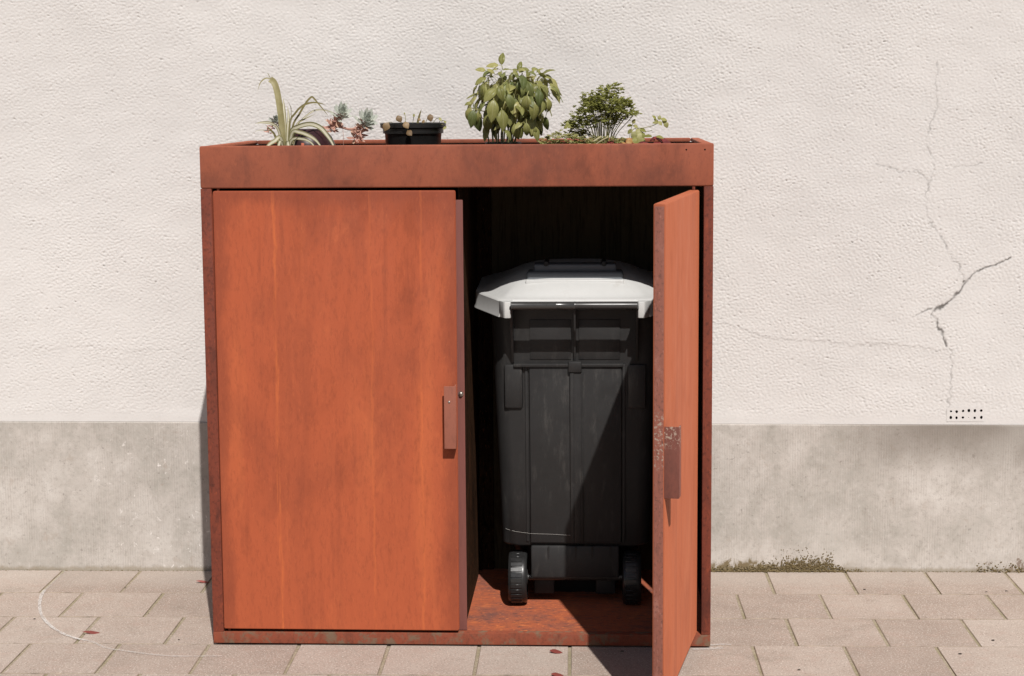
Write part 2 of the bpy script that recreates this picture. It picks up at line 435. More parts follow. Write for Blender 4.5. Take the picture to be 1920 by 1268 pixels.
MT['moss'] = leafmat('wall_moss', (.115, .082, .040), (.24, .185, .09), (.38, .32, .18), trans=.05, scale=90, rough=.9)

# ------------------------------------------------------------------ pavement
ROW0, ROWP, PL = 0.7797, 0.2552, 0.24
PH = [0.1631, 0.0527, 0.1676, 0.0499, 0.165, 0.051, 0.166, 0.050]
X0, X1, NR = -2.28, 2.6, 8
YN = ROW0 - NR * ROWP
b = MB()
b.poly([(X0 - .2, YN - .1, -.0030), (X1 + .2, YN - .1, -.0030), (X1 + .2, .83, -.0030), (X0 - .2, .83, -.0030)], [(0, 1, 2, 3)])
pav = b.build('pavement', MT['joint'])
tag(pav, kind='structure')
b = MB()
q = 120
for x0, x1, y0, y1 in ((-q, X0 - .12, -q, q), (X1 + .12, q, -q, q), (X0 - .12, X1 + .12, -q, YN)):
    b.poly([(x0, y0, -.001), (x1, y0, -.001), (x1, y1, -.001), (x0, y1, -.001)], [(0, 1, 2, 3)])
far = b.build('paving_sheet', MT['paving_far'], pav)

def paver_mesh(w, d, seed):
    rr = random.Random(seed)
    bm = bmesh.new()
    h = .05
    def ring(ins, z, jit):
        return [bm.verts.new((sx * (w / 2 - ins) + rr.uniform(-jit, jit), sy * (d / 2 - ins) + rr.uniform(-jit, jit), z)) for sx, sy in ((-1, -1), (1, -1), (1, 1), (-1, 1))]
    a, b_, c_ = ring(0, -h, 0), ring(0, -.0016, .0007), ring(.0016, 0, .0008)
    for p, q_ in ((a, b_), (b_, c_)):
        for i in range(4):
            bm.faces.new((p[i], p[(i + 1) % 4], q_[(i + 1) % 4], q_[i]))
    bm.faces.new(c_)
    bmesh.ops.recalc_face_normals(bm, faces=bm.faces)
    for f in bm.faces:
        f.material_index = 0 if f.normal.z > .99 else 1
    me = bpy.data.meshes.new('paver'); bm.to_mesh(me); bm.free()
    me.materials.append(MT['paver']); me.materials.append(MT['paver_side'])
    return me
pm = [paver_mesh(PL - .0078, ROWP - .0024, k) for k in range(6)]
pr_ = random.Random(3)
for i in range(NR):
    yc = ROW0 - (i + .5) * ROWP
    k0 = math.ceil((X0 - .36 - PH[i]) / PL)
    k = k0
    while PH[i] + (k + 1) * PL < X1 + .36:
        xc = PH[i] + (k + .5) * PL
        k += 1
        if abs(xc) < .50 and .16 < yc < .60: continue        # wholly under the cabinet
        o = link('paver', pm[pr_.randrange(6)], None, pav, (xc + pr_.uniform(-.0006, .0006), yc + pr_.uniform(-.0004, .0004), pr_.uniform(-.0007, .0007)))
        o.rotation_euler = (pr_.uniform(-.003, .003), pr_.uniform(-.003, .003), pr_.uniform(-.003, .003))

def ribbon_flat(pts, w, z, ink):
    P = catmull([(a, b_, 0) for a, b_ in pts], 5)
    vv, ff, ii = [], [], []
    for i, p in enumerate(P):
        d = (P[min(i + 1, len(P) - 1)] - P[max(0, i - 1)]).normalized()
        n = Vector((-d.y, d.x, 0)); ww = w * random.uniform(.75, 1.2)
        vv += [(p + n * ww / 2)[:2] + (z,), (p - n * ww / 2)[:2] + (z,)]
        t = i / (len(P) - 1); k = ink(t); ii += [k, k]
        if i: ff.append((2 * i - 2, 2 * i - 1, 2 * i + 1, 2 * i))
    me = bpy.data.meshes.new('chalk_line'); me.from_pydata(vv, [], ff)
    a = me.attributes.new('ink', 'FLOAT', 'POINT'); a.data.foreach_set('value', ii)
    return me
ch = ribbon_flat([(-1.271, .765), (-1.267, .612), (-1.265, .516), (-1.241, .401), (-1.2, .28), (-1.151, .186), (-1.101, .115), (-1.046, .061), (-.99, .027), (-.935, -.03), (-.871, -.058), (-.809, -.082), (-.749, -.098), (-.693, -.099), (-.615, -.096)],
                 .0095, .0024, lambda t: .25 if t < .12 else .78 if t < .55 else .38)
link('chalk_line', ch, MT['chalk'], pav)
for pts, w in (([(.610, -.022), (.650, -.018), (.690, -.008)], .016), ([(.655, .012), (.690, .022), (.715, .020)], .012)):
    link('lime_bloom', ribbon_flat(pts, w, .0022, lambda t: .5), MT['chalk'], pav)

# ------------------------------------------------------------------ house wall
YW = 0.7871
def zplinth(x): return 0.4602 - 0.0048 * x
wall = empty('house_wall', (0, YW + .12, 0))
tag(wall, 'white roughcast house wall with a grey tooled stone plinth behind the rusty cabinet', 'wall')

def dist_poly(X, Z, pts):
    d = np.full(X.shape, 1e9)
    for (ax, az), (bx, bz) in zip(pts, pts[1:]):
        vx, vz = bx - ax, bz - az
        t = np.clip(((X - ax) * vx + (Z - az) * vz) / (vx * vx + vz * vz + 1e-12), 0, 1)
        d = np.minimum(d, np.hypot(X - ax - t * vx, Z - az - t * vz))
    return d

def band(rng, nz, nx, step, lam_x, lam_z, q=1.0, sh=0.0):
    """random field with features about lam_x wide and lam_z high"""
    fz = np.fft.fftfreq(nz, step)[:, None]; fx = np.fft.rfftfreq(nx, step)[None, :]
    k = np.sqrt(((fx + sh * fz) * lam_x) ** 2 + (fz * lam_z) ** 2)
    filt = np.exp(-((k - 1) / (.45 * q)) ** 2)
    s_ = np.fft.irfft2(np.fft.rfft2(rng.standard_normal((nz, nx))) * filt, s=(nz, nx))
    return s_ / s_.std()

def make_stucco():
    rng = np.random.default_rng(11)
    st = .0026
    xs = np.arange(-1.62, 1.86, st); zs = np.arange(0, 1.36, st)
    nx, nz = len(xs), len(zs)
    X, T = np.meshgrid(xs, zs)
    Z = T + zplinth(X) * (1 - T / zs[-1]) + .455 * (T / zs[-1])
    # slanted pick-marks of the trowel: shear the field a little
    f1 = band(rng, nz, nx, st, .0135, .0085, 1, -.25); f2 = band(rng, nz, nx, st, .021, .0135, 1, -.25); f3 = band(rng, nz, nx, st, .0100, .0078)
    f4 = band(rng, nz, nx, st, .16, .10, 1.2); f5 = band(rng, nz, nx, st, .6, .4, 1.2)
    amp = 1 + .16 * f4 + .12 * f5
    h = (.00050 * f1 + .00022 * f2 + .00032 * f3) * np.clip(amp, .5, 1.6)
    h = np.where(h > 0, h * .65, h * 1.15)                               # tops rubbed flat, pits left
    pit = np.clip((band(rng, nz, nx, st, .019, .0105, 1, -.4) - 1.75), 0, 1.0)
    h -= .0030 * pit
    h += .0004 * f4 + .0008 * f5
    fade = np.clip((T - .012) / .03, .12, 1)
    h *= 1.02 * fade
    main = [(1.369, 1.533), (1.369, 1.458), (1.374, 1.405), (1.357, 1.361), (1.343, 1.316), (1.346, 1.281), (1.367, 1.245), (1.369, 1.223), (1.355, 1.178), (1.347, 1.129), (1.349, 1.084), (1.367, 1.052), (1.397, 1.021), (1.411, .976), (1.445, .935), (1.464, .889)]
    thick = [(1.597, .957), (1.575, .943), (1.548, .932), (1.513, .923), (1.486, .903), (1.466, .88), (1.456, .862), (1.434, .84), (1.412, .817), (1.386, .803), (1.37, .79), (1.387, .762), (1.401, .73), (1.42, .691)]
    low = [(1.426, .68), (1.433, .639), (1.431, .602), (1.434, .565), (1.425, .519), (1.425, .464)]
    br1 = [(1.198, 1.237), (1.234, 1.226), (1.27, 1.215), (1.328, 1.209), (1.355, 1.181)]
    br2 = [(1.421, 1.225), (1.465, 1.227), (1.509, 1.235)]
    hor = [(.66, .77), (.728, .764), (.773, .758), (.828, .737), (.901, .718), (.973, .709), (1.054, .709), (1.127, .696), (1.226, .699), (1.307, .692), (1.42, .677)]
    spur = [(1.37, .803), (1.354, .804), (1.337, .79), (1.314, .783)]
    lft = [(-1.40, .70), (-1.30, .688), (-1.18, .70), (-1.05, .683), (-.92, .69)]
    jx = X + .0022 * band(rng, nz, nx, st, .040, .036) + .0008 * band(rng, nz, nx, st, .012, .012); jz = Z + .0022 * band(rng, nz, nx, st, .036, .040) + .0008 * band(rng, nz, nx, st, .012, .012)
    br_ = np.clip(.9 + .22 * band(rng, nz, nx, st, .07, .07) + .15 * band(rng, nz, nx, st, .02, .02), .25, 1.3)
    crack = np.zeros_like(X)
    for pts, w, k in ((main, .0021, .42), (thick, .0030, 1.0), (low, .0020, .42), (br1, .0020, .42), (br2, .0020, .40), (hor, .0020, .10), (spur, .0024, .6)):
        crack = np.maximum(crack, k * br_ * np.exp(-(dist_poly(jx, jz, pts) / w) ** 2))
    crack = np.clip(crack, 0, 1)
    h -= .0030 * crack
    # ridge where the old repair of the render ends
    for pts, k in ((hor, .0014), (lft, .0009)):
        dd = dist_poly(jx, jz, pts)
        zi = np.interp(X, [p[0] for p in pts], [p[1] for p in pts])
        inx = np.clip((X - pts[0][0]) / .1, 0, 1) * np.clip((pts[-1][0] + .02 - X) / .05, 0, 1)
        h += k * inx * np.exp(-np.clip(jz - zi, 0, None) / .025) * (jz > zi)
    # flat skin round the air brick
    vx0, vx1, vz0, vz1 = 1.4245, 1.5305, .4655, .5030
    nearv = np.clip(np.maximum(np.maximum(vx0 - X, X - vx1), np.maximum(vz0 - Z, Z - vz1)) / .012, 0, 1)
    h *= .3 + .7 * nearv
    e = np.minimum(np.minimum(X - xs[0], xs[-1] - X), zs[-1] - T)
    h *= np.clip(e / .05, 0, 1)
    co = np.stack([X, np.full_like(X, YW) - h, Z], -1).reshape(-1, 3)
    idx = np.arange(nx * nz).reshape(nz, nx)
    quads = np.stack([idx[:-1, :-1], idx[:-1, 1:], idx[1:, 1:], idx[1:, :-1]], -1).reshape(-1, 4)
    inv = (X > vx0) & (X < vx1) & (Z > vz0) & (Z < vz1)
    quads = quads[~inv.reshape(-1)[quads].all(1)]
    cr_ = list(crack.reshape(-1))
    nv = len(co)
    # plain wall all round the modelled skin, up to the eaves and along the street
    zt = Z[-1]
    A, Bx, top = float(xs[0]), float(xs[-1]), float(zt[0])
    ex = [(-9, zplinth(-9)), (A, zplinth(A)), (A, top), (-9, top), (Bx, zplinth(Bx)), (9, zplinth(9)), (9, top), (Bx, top), (-9, 4.2), (9, 4.2)]
    co = np.concatenate([co, np.array([(x, YW, z) for x, z in ex])])
    eq = np.array([[0, 1, 2, 3], [4, 5, 6, 7]]) + nv
    tri_top = np.array([[3, 2, 7, 6]]) + nv
    roof = np.array([[3, 6, 9, 8]]) + nv
    quads = np.concatenate([quads, eq, roof])
    me = bpy.data.meshes.new('render_coat')
    me.vertices.add(len(co)); me.vertices.foreach_set('co', co.astype(np.float32).ravel())
    me.loops.add(len(quads) * 4); me.loops.foreach_set('vertex_index', quads.astype(np.int32).ravel())
    me.polygons.add(len(quads))
    me.polygons.foreach_set('loop_start', np.arange(0, len(quads) * 4, 4, dtype=np.int32))
    me.polygons.foreach_set('loop_total', np.full(len(quads), 4, dtype=np.int32))
    me.update(calc_edges=True)
    me.polygons.foreach_set('use_smooth', [True] * len(quads))
    a = me.attributes.new('crack', 'FLOAT', 'POINT'); a.data.foreach_set('value', np.concatenate([np.array(cr_), np.zeros(len(ex))]).astype(np.float32))
    a = me.attributes.new('outer', 'FLOAT', 'POINT'); a.data.foreach_set('value', np.concatenate([np.zeros(nv), np.ones(len(ex))]).astype(np.float32))
    return me
coat = link('render_coat', make_stucco(), MT['stucco'], wall)
coat.location = -wall.location
b = MB()
zt = lambda x: zplinth(x) - .0006
yf = YW - .0045
vv = []
for x in (-9, 9):
    vv += [(x, yf, -.06), (x, yf, zt(x) - .003), (x, yf + .003, zt(x)), (x, YW + .12, zt(x)), (x, YW + .12, -.06)]
b.poly(vv, [(0, 1, 6, 5), (1, 2, 7, 6), (2, 3, 8, 7), (3, 4, 9, 8), (4, 0, 5, 9), (0, 4, 3, 2, 1), (5, 6, 7, 8, 9)])
pl = b.build('plinth', MT['plinth'], wall); pl.location = -wall.location
# solid masonry behind the skin
b = MB(); b.box(-9, 9, YW + .03, YW + .28, .48, 4.2)
ms = b.build('masonry', MT['stucco'], wall); ms.location = -wall.location

# air brick: a plate with twelve real holes in front of a dark slab; the shade inside them is painted on
holes = [(1.434, .494), (1.451, .493), (1.470, .495), (1.487, .496), (1.505, .496), (1.524, .496), (1.434, .475), (1.451, .474), (1.470, .475), (1.487, .475), (1.505, .474), (1.525, .475)]
b = MB(); bm = b.bm
ccx = [1.4215, 1.4425, 1.4605, 1.4785, 1.496, 1.5145, 1.5335]; ccz = [.4625, .4848, .5055]
yp = YW - .0010
for hi, (hx, hz) in enumerate(holes):
    c_ = hi % 6; r_ = 1 - hi // 6
    x0, x1, z0, z1 = ccx[c_], ccx[c_ + 1], ccz[r_], ccz[r_ + 1]
    rad = .00105 if hi == 9 else random.uniform(.0035, .0042)
    n = 12; sq = []; ci = []; bk = []
    st = random.uniform(.85, 1.3)
    for k in range(n):
        a = 2 * math.pi * (k + .5) / n; dx, dz = math.cos(a), math.sin(a)
        tx = ((x1 if dx > 0 else x0) - hx) / dx; tz = ((z1 if dz > 0 else z0) - hz) / dz
        t = min(tx, tz)
        sq.append(bm.verts.new((hx + dx * t, yp, hz + dz * t)))
        rr = rad * random.uniform(.9, 1.12)
        ci.append(bm.verts.new((hx + dx * rr, yp, hz + dz * rr * st)))
        bk.append(bm.verts.new((hx + dx * rr, yp + .02, hz + dz * rr * st)))
    for k in range(n):
        j = (k + 1) % n
        bm.faces.new((sq[k], sq[j], ci[j], ci[k])); bm.faces.new((ci[k], ci[j], bk[j], bk[k])).material_index = 1
    # corners of the cell
    for (cx_, cz_) in ((x0, z0), (x1, z0), (x1, z1), (x0, z1)):
        near = sorted(range(n), key=lambda k: (sq[k].co.x - cx_) ** 2 + (sq[k].co.z - cz_) ** 2)[:2]
        try: bm.faces.new((bm.verts.new((cx_, yp, cz_)), sq[near[0]], sq[near[1]]))
        except ValueError: pass
me = None
vent = b.build('air_brick', MT['stucco'], wall); vent.data.materials.append(MT['void']); vent.location = -wall.location
b = MB(); b.box(1.4225, 1.5325, YW + .016, YW + .024, .4635, .5045)
cav = b.build('cavity', MT['void'], vent)

# ------------------------------------------------------------------ rusty steel cabinet
CAB_A = R(-0.7538)
cab = empty('storage_cabinet', (0, 0, 0), CAB_A)
tag(cab, 'rusty weathering-steel bin cabinet with two doors and a planter rim on top', 'cabinet')
CW, CH, CD = .6586, 1.3202, .684
def cbox(name, mat, *args, bev=0.0, parent=cab, seg=2):
    b_ = MB(); b_.box(*args, bev=bev, seg=seg)
    return b_.build(name, mat, parent, smooth=bool(bev))
cbox('fascia', MT['fascia'], -CW, CW, 0, .022, 1.2115, CH, bev=.0045, seg=3)
for s in (-1, 1):
    x0, x1 = (-CW, -.6305) if s < 0 else (.6345, CW)
    cbox('front_post', MT['frame'], x0, x1, .0008, .032, .0358, 1.2112, bev=.0016)
    # side sheet, and the folded rim above it
    xo = s * CW
    b = MB(); b.box(min(xo, xo - s * .004), max(xo, xo - s * .004), .0325, CD, .004, 1.2105)
    b.build('side_panel', MT['frame'], cab)
    b = MB()
    b.box(min(xo, xo - s * .026), max(xo, xo - s * .026), .0225, CD - .0005, CH - .012, CH - .0006, bev=.004)
    b.box(min(xo, xo - s * .004), max(xo, xo - s * .004), .0225, CD - .0005, 1.2115, CH - .010)
    b.build('side_rim', MT['fascia'], cab, smooth=True)
b = MB()
b.box(-CW + .0265, CW - .0265, CD - .024, CD - .0005, CH - .012, CH - .0006, bev=.004)
b.box(-CW + .0045, CW - .0045, CD - .006, CD - .0012, 1.2115, CH - .0125)
b.build('back_rim', MT['fascia'], cab, smooth=True)
cbox('base_rail', MT['base'], -CW, CW, 0, .030, .005, .0355, bev=.002)
cbox('floor_panel', MT['floor'], -CW + .005, CW - .005, .0305, CD - .008, .029, .0352)
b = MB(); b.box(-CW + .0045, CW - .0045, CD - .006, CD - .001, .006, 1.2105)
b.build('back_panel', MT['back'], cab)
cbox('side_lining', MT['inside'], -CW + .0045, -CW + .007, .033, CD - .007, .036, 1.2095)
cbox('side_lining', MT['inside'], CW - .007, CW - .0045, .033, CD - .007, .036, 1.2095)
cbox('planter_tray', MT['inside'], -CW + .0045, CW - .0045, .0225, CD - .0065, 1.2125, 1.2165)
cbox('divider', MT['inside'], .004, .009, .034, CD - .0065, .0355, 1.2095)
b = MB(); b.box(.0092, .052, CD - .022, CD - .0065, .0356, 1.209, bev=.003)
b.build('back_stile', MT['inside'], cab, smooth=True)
b = MB(); b.box(-.030, .0165, .0285, .0325, .0365, 1.178, bev=.0018)
post = b.build('centre_post', MT['post'], cab, smooth=True)
b = MB()
b.lathe([(.0068, .0), (.0068, -.003), (.0045, -.0032), (.0045, -.0075), (.003, -.0085)], (.0068, .0285, .672), 14, 'y')
b.build('bolt', MT['steel'], post, smooth=True)
for hx in (.589, .636):
    b = MB(); b.lathe([(.0023, .002), (.0023, -.0002)], (hx, 0, 1.304), 10, 'y')  # flush dark disc, painted as the shade inside a screw hole
    b.build('screw_hole', MT['void'], cab)
for x in (-.60, .60):
    for y in (.06, .62):
        b = MB(); b.box(x - .02, x + .02, y - .02, y + .02, .0, .029, bev=.002)
        b.build('foot', MT['frame'], cab)

# left door, closed: origin at its lower hinge corner
DL = .6255
def door(name_mat, width, sgn):
    """door sheet folded back at its edges; x runs from the hinge to the free edge (sgn +1 or -1), y=0 is the outer face"""
    b_ = MB(); x0, x1 = (0, width) if sgn > 0 else (-width, 0)
    b_.box(x0, x1, 0, .0275, 0, 1.1605, bev=.0042, seg=3)
    return b_.build('door', name_mat, cab, smooth=True)
d1 = door(MT['door'], DL, 1); d1.location = (-.6285, -.0035, .0445); d1.rotation_euler = (0, R(.12), 0)
def handle(parent, xe, sgn, mat, z0=.494, z1=.6585, ex=0.0):
    b_ = MB()
    a, c_ = (xe - sgn * .0035, xe - sgn * .0005); b_.box(min(a, c_), max(a, c_), -.0285 - ex, .0015, z0, z1, bev=.0007)
    a, c_ = (xe - sgn * .0305, xe - sgn * .0007); b_.box(min(a, c_), max(a, c_), -.0295 - ex, -.0262 - ex, z0 + .0003, z1 - .0003, bev=.0013)
    return b_.build('handle', mat, parent, smooth=True)
handle(d1, DL - .0005, 1, MT['handle'])
b = MB(); b.lathe([(.003, 0), (.003, -.001), (.0015, -.0018)], (DL - .0175, -.0295, .617), 10, 'y'); b.build('rivet', MT['steel'], d1, smooth=True)
# right door, open
d2 = door(MT['door_open'], .617, -1); d2.location = (.6228, .0, .0415); d2.rotation_euler = (0, 0, R(80))
d2.name = 'door'
handle(d2, -.617, -1, MT['handle_worn'], ex=.0035)
cbox('edge_strip', MT['edge'], -.6182, -.6166, .0030, .0245, .006, 1.1545, bev=.0006, parent=d2)
for (o, xs_) in ((d1, .012), (d2, -.012)):
    for z0, z1 in ((-.0085, .004), (1.157, 1.1695)):
        b = MB(); b.lathe([(.0038, z0), (.0038, z1)], (xs_, .0135, 0), 10, 'z'); b.build('hinge_pin', MT['frame'], o, smooth=True)

# ------------------------------------------------------------------ wheeled bin (its back towards the street)
bin_ = empty('wheeled_bin', (0, 0, 0), CAB_A)
BX = .302
tag(bin_, 'charcoal wheeled rubbish bin with a light grey lid inside the open cabinet', 'bin')
bo = Vector((BX, .38, .0355)); bin_.location = Matrix.Rotation(CAB_A, 3, 'Z') @ bo
def bl(p): return (p[0], p[1] - bo.y, p[2] - bo.z)      # cabinet coordinates with x counted from the bin's middle
def shift(o):
    o.location = (0, -bo.y, -bo.z); return o
def rrect(hw, y0, y1, r, z, n=5):
    out = []
    for (cx_, cy_, a0) in ((hw - r, y0 + r, -90), (hw - r, y1 - r, 0), (-hw + r, y1 - r, 90), (-hw + r, y0 + r, 180)):
        for k in range(n):
            a = R(a0 + 90 * k / (n - 1)); out.append((cx_ + r * math.cos(a), cy_ + r * math.sin(a), z))
    return out
def yface(z): return .265 - (z - .21) * .083        # the tilted back face of the body
b = MB()
lv = []
for z in (.2085, .2145, .45, .62, .725, .83, .872):
    t = (z - .21) / .66
    lv.append(rrect(.204 + .024 * t - (.006 if z < .21 else 0), yface(z) + (.004 if z < .21 else 0), .585 + .045 * t, .042, z))
b.rings(lv, True, False)
lv = [rrect(.236, .196, .640, .085, .872), rrect(.236, .196, .640, .085, .885)]
b.rings(lv)
body = shift(b.build('body', MT['bin_black'], bin_, smooth=True))
def facebox(x0, x1, z0, z1, d, bev=.003, d0=None):
    """a raised field on the tilted back face"""
    bb = MB(); bb.box(x0, x1, -d, .006, z0, z1, bev=bev)
    for v in bb.bm.verts:
        v.co.y += yface(v.co.z)
    return bb
def subpart(name, bb, mat, parent=body):
    o = bb.build(name, mat, parent, smooth=True); return o
subpart('raised_panel', facebox(-.124, .126, .219, .722, .010, .003), MT['bin_black'])
subpart('centre_rib', facebox(-.012, .018, .221, .712, .0165, .0022), MT['bin_black'])
subpart('centre_rib', facebox(-.0135, -.00305, .221, .70, .0185, .0012), MT['bin_black'])
subpart('centre_rib', facebox(.0165, .0205, .221, .70, .0185, .0012), MT['bin_black'])
subpart('clip', facebox(-.018, .018, .702, .732, .022, .003), MT['bin_black'])
subpart('ledge', facebox(-.166, .130, .716, .725, .016, .002), MT['bin_black'])
for s in (-1, 1):
    subpart('shoulder', facebox(min(s * .142, s * .192), max(s * .142, s * .192), .600, .722, .009, .006), MT['bin_black'])
    subpart('groove_rib', facebox(min(s * .128, s * .136), max(s * .128, s * .136), .221, .722, .004, .0015), MT['bin_black'])
    subpart('upper_field', facebox(min(s * .010, s * .122), max(s * .010, s * .122), .735, .845, .0025, .002), MT['bin_black'])
# fins that carry the bar
for x in (-.168, 0.0, .166):
    bb = MB(); w = .003 if x else .0025
    bb.prism([(yface(.725) + .01, .725), (yface(.74) - .004, .728), (.130 if x else .176, .862), (.108 if x else .172, .888), (.118 if x else .176, .897), (.150 if x else .18, .880), (yface(.88) + .03, .884)], (x - w, x + w), 'x')
    subpart('fin', bb, MT['bin_black'])
# rear foot block between the wheels, and the hidden tub bottom that stands on the floor
bb = MB(); bb.box(-.124, .120, .256, .40, .119, .2105, bev=.006)
blk = subpart('axle_housing', bb, MT['bin_black'])
for x in (-.075, .0, .045, .095):
    bb = MB(); bb.prism([(.257, .2085), (.2505, .2085), (.257, .165)], (x - .002, x + .002), 'x')
    subpart('stiffener', bb, MT['bin_black'], body)
bb = MB(); bb.rings([rrect(.10, .42, .575, .03, .0355), rrect(.165, .38, .582, .03, .14), rrect(.19, .36, .584, .03, .214)]); subpart('tub_bottom', bb, MT['bin_black'])
bb = MB(); bb.box(-.118, -.060, .315, .36, .058, .124, bev=.004); subpart('axle_bracket', bb, MT['bin_black'])
bb = MB(); bb.box(.055, .11, .315, .36, .058, .124, bev=.004); subpart('axle_bracket', bb, MT['bin_black'])
shift_w = []
bb = MB(); bb.lathe([(.009, -.185), (.009, .180)], (0, .300, .1105), 12, 'x'); shift(bb.build('axle', MT['bar'], bin_, smooth=True))
def wheel(xc):
    w_ = bpy.data.objects.new('wheel', None); COL.objects.link(w_); w_.parent = bin_
    w_.empty_display_size = .03
    w_.location = bl((xc, .300, .1105))
    hw, r = .0255, .0732
    bb = MB()
    bb.lathe([(r * .70, -hw), (r * .93, -hw), (r * .985, -hw * .85), (r, -hw * .55), (r, hw * .55), (r * .985, hw * .85), (r * .93, hw), (r * .70, hw)], n=56, axis='x', cap0=False, cap1=False)
    for k in range(30):
        a = 2 * math.pi * k / 30
        bb.box(-hw * .72, hw * .50, -.0055, .0055, r - .002, r + .0017, bev=.0006, seg=1, mtx=Matrix.Rotation(a, 4, 'X'))
    bb.build('tyre', MT['tyre'], w_, smooth=True)
    bb = MB()
    bb.lathe([(.010, -hw * 1.05), (.020, -hw * 1.02), (.026, -hw * .6), (r * .66, -hw * .5), (r * .71, -hw * .95), (r * .71, hw * .95), (r * .66, hw * .5), (.026, hw * .6), (.020, hw * 1.02), (.010, hw * 1.05)], n=36, axis='x')
    bb.build('rim', MT['bin_black'], w_, smooth=True)
wheel(-.161); wheel(.155)
# lid
lid = bpy.data.objects.new('lid', None); COL.objects.link(lid); lid.parent = bin_; lid.empty_display_size = .05
lid.location = (0, -bo.y, -bo.z)
YC = .385
def outline(d, dz):
    pts = [(-.198, .146), (.198, .146), (.266, .285), (.274, .315), (.274, .56), (.245, .625), (.18, .648), (-.18, .648), (-.245, .625), (-.274, .56), (-.274, .315), (-.266, .285)]
    res = []
    P = [Vector((x, y)) for x, y in pts]; n = len(P)
    for i in range(n):
        p0, p1 = P[i], P[(i + 1) % n]
        for k in range(5): res.append(p0.lerp(p1, k / 5))
    out = []
    for p in res:
        sx, sy = 1 - d / .274, 1 - d / .263
        q_ = Vector((p.x * sx, YC + (p.y - YC) * sy))
        # the outline grows rounder towards the crown of the lid
        k = min(1, max(0, d - .030) / .045) * .92
        ang = math.atan2((q_.y - YC) / (.263 * sy), q_.x / (.274 * sx)) if sx > 0.01 else 0
        e = Vector((.274 * sx * math.copysign(abs(math.cos(ang)) ** .50, math.cos(ang)), YC + .263 * sy * math.copysign(abs(math.sin(ang)) ** .50, math.sin(ang))))
        q_ = q_.lerp(e, k)
        out.append((q_.x, q_.y, dz + (q_.y - .122) * .055))
    return out
prof = [(0, .8995), (.002, .9025), (.006, .9045), (.020, .9065), (.027, .9095), (.036, .914), (.055, .9235), (.08, .9345), (.105, .947), (.135, .958), (.17, .967), (.205, .972), (.235, .974)]
bb = MB(); bb.rings([outline(d, z) for d, z in prof], cap0=False)
shell = bb.build('shell', MT['lid'], lid, smooth=True)
# skirt: hangs from the rim at the sides, the chamfers and the two front corners; open where the bar runs
def skirt(path):
    bb_ = MB(); prof_ = [(0, .900), (.0003, .870), (.0035, .862), (.004, .859), (-.002, .859), (-.004, .868), (-.004, .899)]
    rr = []
    n = len(path)
    for i, (x, y) in enumerate(path):
        a = Vector(path[max(0, i - 1)]); c_ = Vector(path[min(n - 1, i + 1)]); d = (c_ - a).normalized()
        nrm = Vector((-d.y, d.x))
        if nrm.dot(Vector((x, y - YC))) < 0: nrm = -nrm
        rr.append([(x + nrm.x * o, y + nrm.y * o, z + (y - .122) * .055) for o, z in prof_])
    bb_.rings(rr)
    return bb_
for s in (-1, 1):
    pth = [(s * .198, .1465), (s * .266, .285), (s * .272, .300), (s * .274, .315), (s * .274, .56), (s * .245, .625), (s * .10, .648)]
    bb = MB(); yy = .112
    bb.prism([(s * .1675, .160), (s * .1675, yy + .003), (s * .170, yy), (s * .183, yy), (s * .187, yy + .004), (s * .2005, .150)], (.8605, .9035), 'z')
    bmesh.ops.recalc_face_normals(bb.bm, faces=bb.bm.faces)
    bmesh.ops.bevel(bb.bm, geom=bb.bm.edges[:], offset=.0016, segments=2, profile=.5, affect='EDGES')
    bb.build('hinge_ear', MT['lid'], lid, smooth=True)
    skirt(pth).build('skirt', MT['lid'], lid, smooth=True)
bb = MB(); bb.lathe([(.0062, -.1655), (.0068, -.165), (.0068, .165), (.0062, .1655)], (0, .150, .9010), 14, 'x'); bb.build('hinge_roll', MT['lid'], lid, smooth=True)
# raised grip plate on the lid
def lidz(y): return (y - .122) * .055
bb = MB(); bb.box(-.132, .132, .2165, .26, .920, .9460, bev=.003, seg=3)
for v in bb.bm.verts:
    v.co.z += lidz(v.co.y)
grip = bb.build('grip_plate', MT['lid'], lid, smooth=True)
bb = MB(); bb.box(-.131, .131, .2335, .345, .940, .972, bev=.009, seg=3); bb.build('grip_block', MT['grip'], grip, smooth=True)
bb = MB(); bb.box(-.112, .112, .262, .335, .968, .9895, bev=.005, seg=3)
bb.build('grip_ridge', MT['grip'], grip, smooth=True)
for x in (-.078, .078):
    bb = MB(); bb.box(x - .006, x + .006, .255, .335, .985, .9985, bev=.004); bb.build('peg', MT['bin_black'], grip, smooth=True)
# bar
bb = MB()
bb.lathe([(.0085, -.1662), (.0105, -.1655), (.0105, -.050), (.0108, -.049), (.0108, -.046), (.0105, -.045), (.0105, -.002), (.0109, -.001), (.0109, .003), (.0105, .004), (.0105, .1655), (.0085, .1662)], (0, .106, .8945), 20, 'x')
shift(bb.build('handle_bar', MT['bar'], bin_, smooth=True))
bb = MB()
pts = [(-.2065, .310, .262), (-.192, yface(.255) + .008, .254), (-.165, yface(.25) - .0010, .249), (-.137, yface(.246) - .005, .2465), (-.124, yface(.245) - .0108, .2458), (-.06, yface(.244) - .0108, .2440), (-.014, yface(.243) - .0190, .2432)]
bb.tube(pts, .00028, 5); shift(bb.build('cobweb_thread', MT['thread'], bin_))

# ------------------------------------------------------------------ plants in the planter
ROT = Matrix.Rotation(CAB_A, 3, 'Z')
def ploc(x, y, z): return ROT @ Vector((x, y, z))
def plant(name, x, y, z, label, cat, group=None):
    o = empty(name, ploc(x, y, z), CAB_A); tag(o, label, cat, group); return o
TRAY = 1.2166

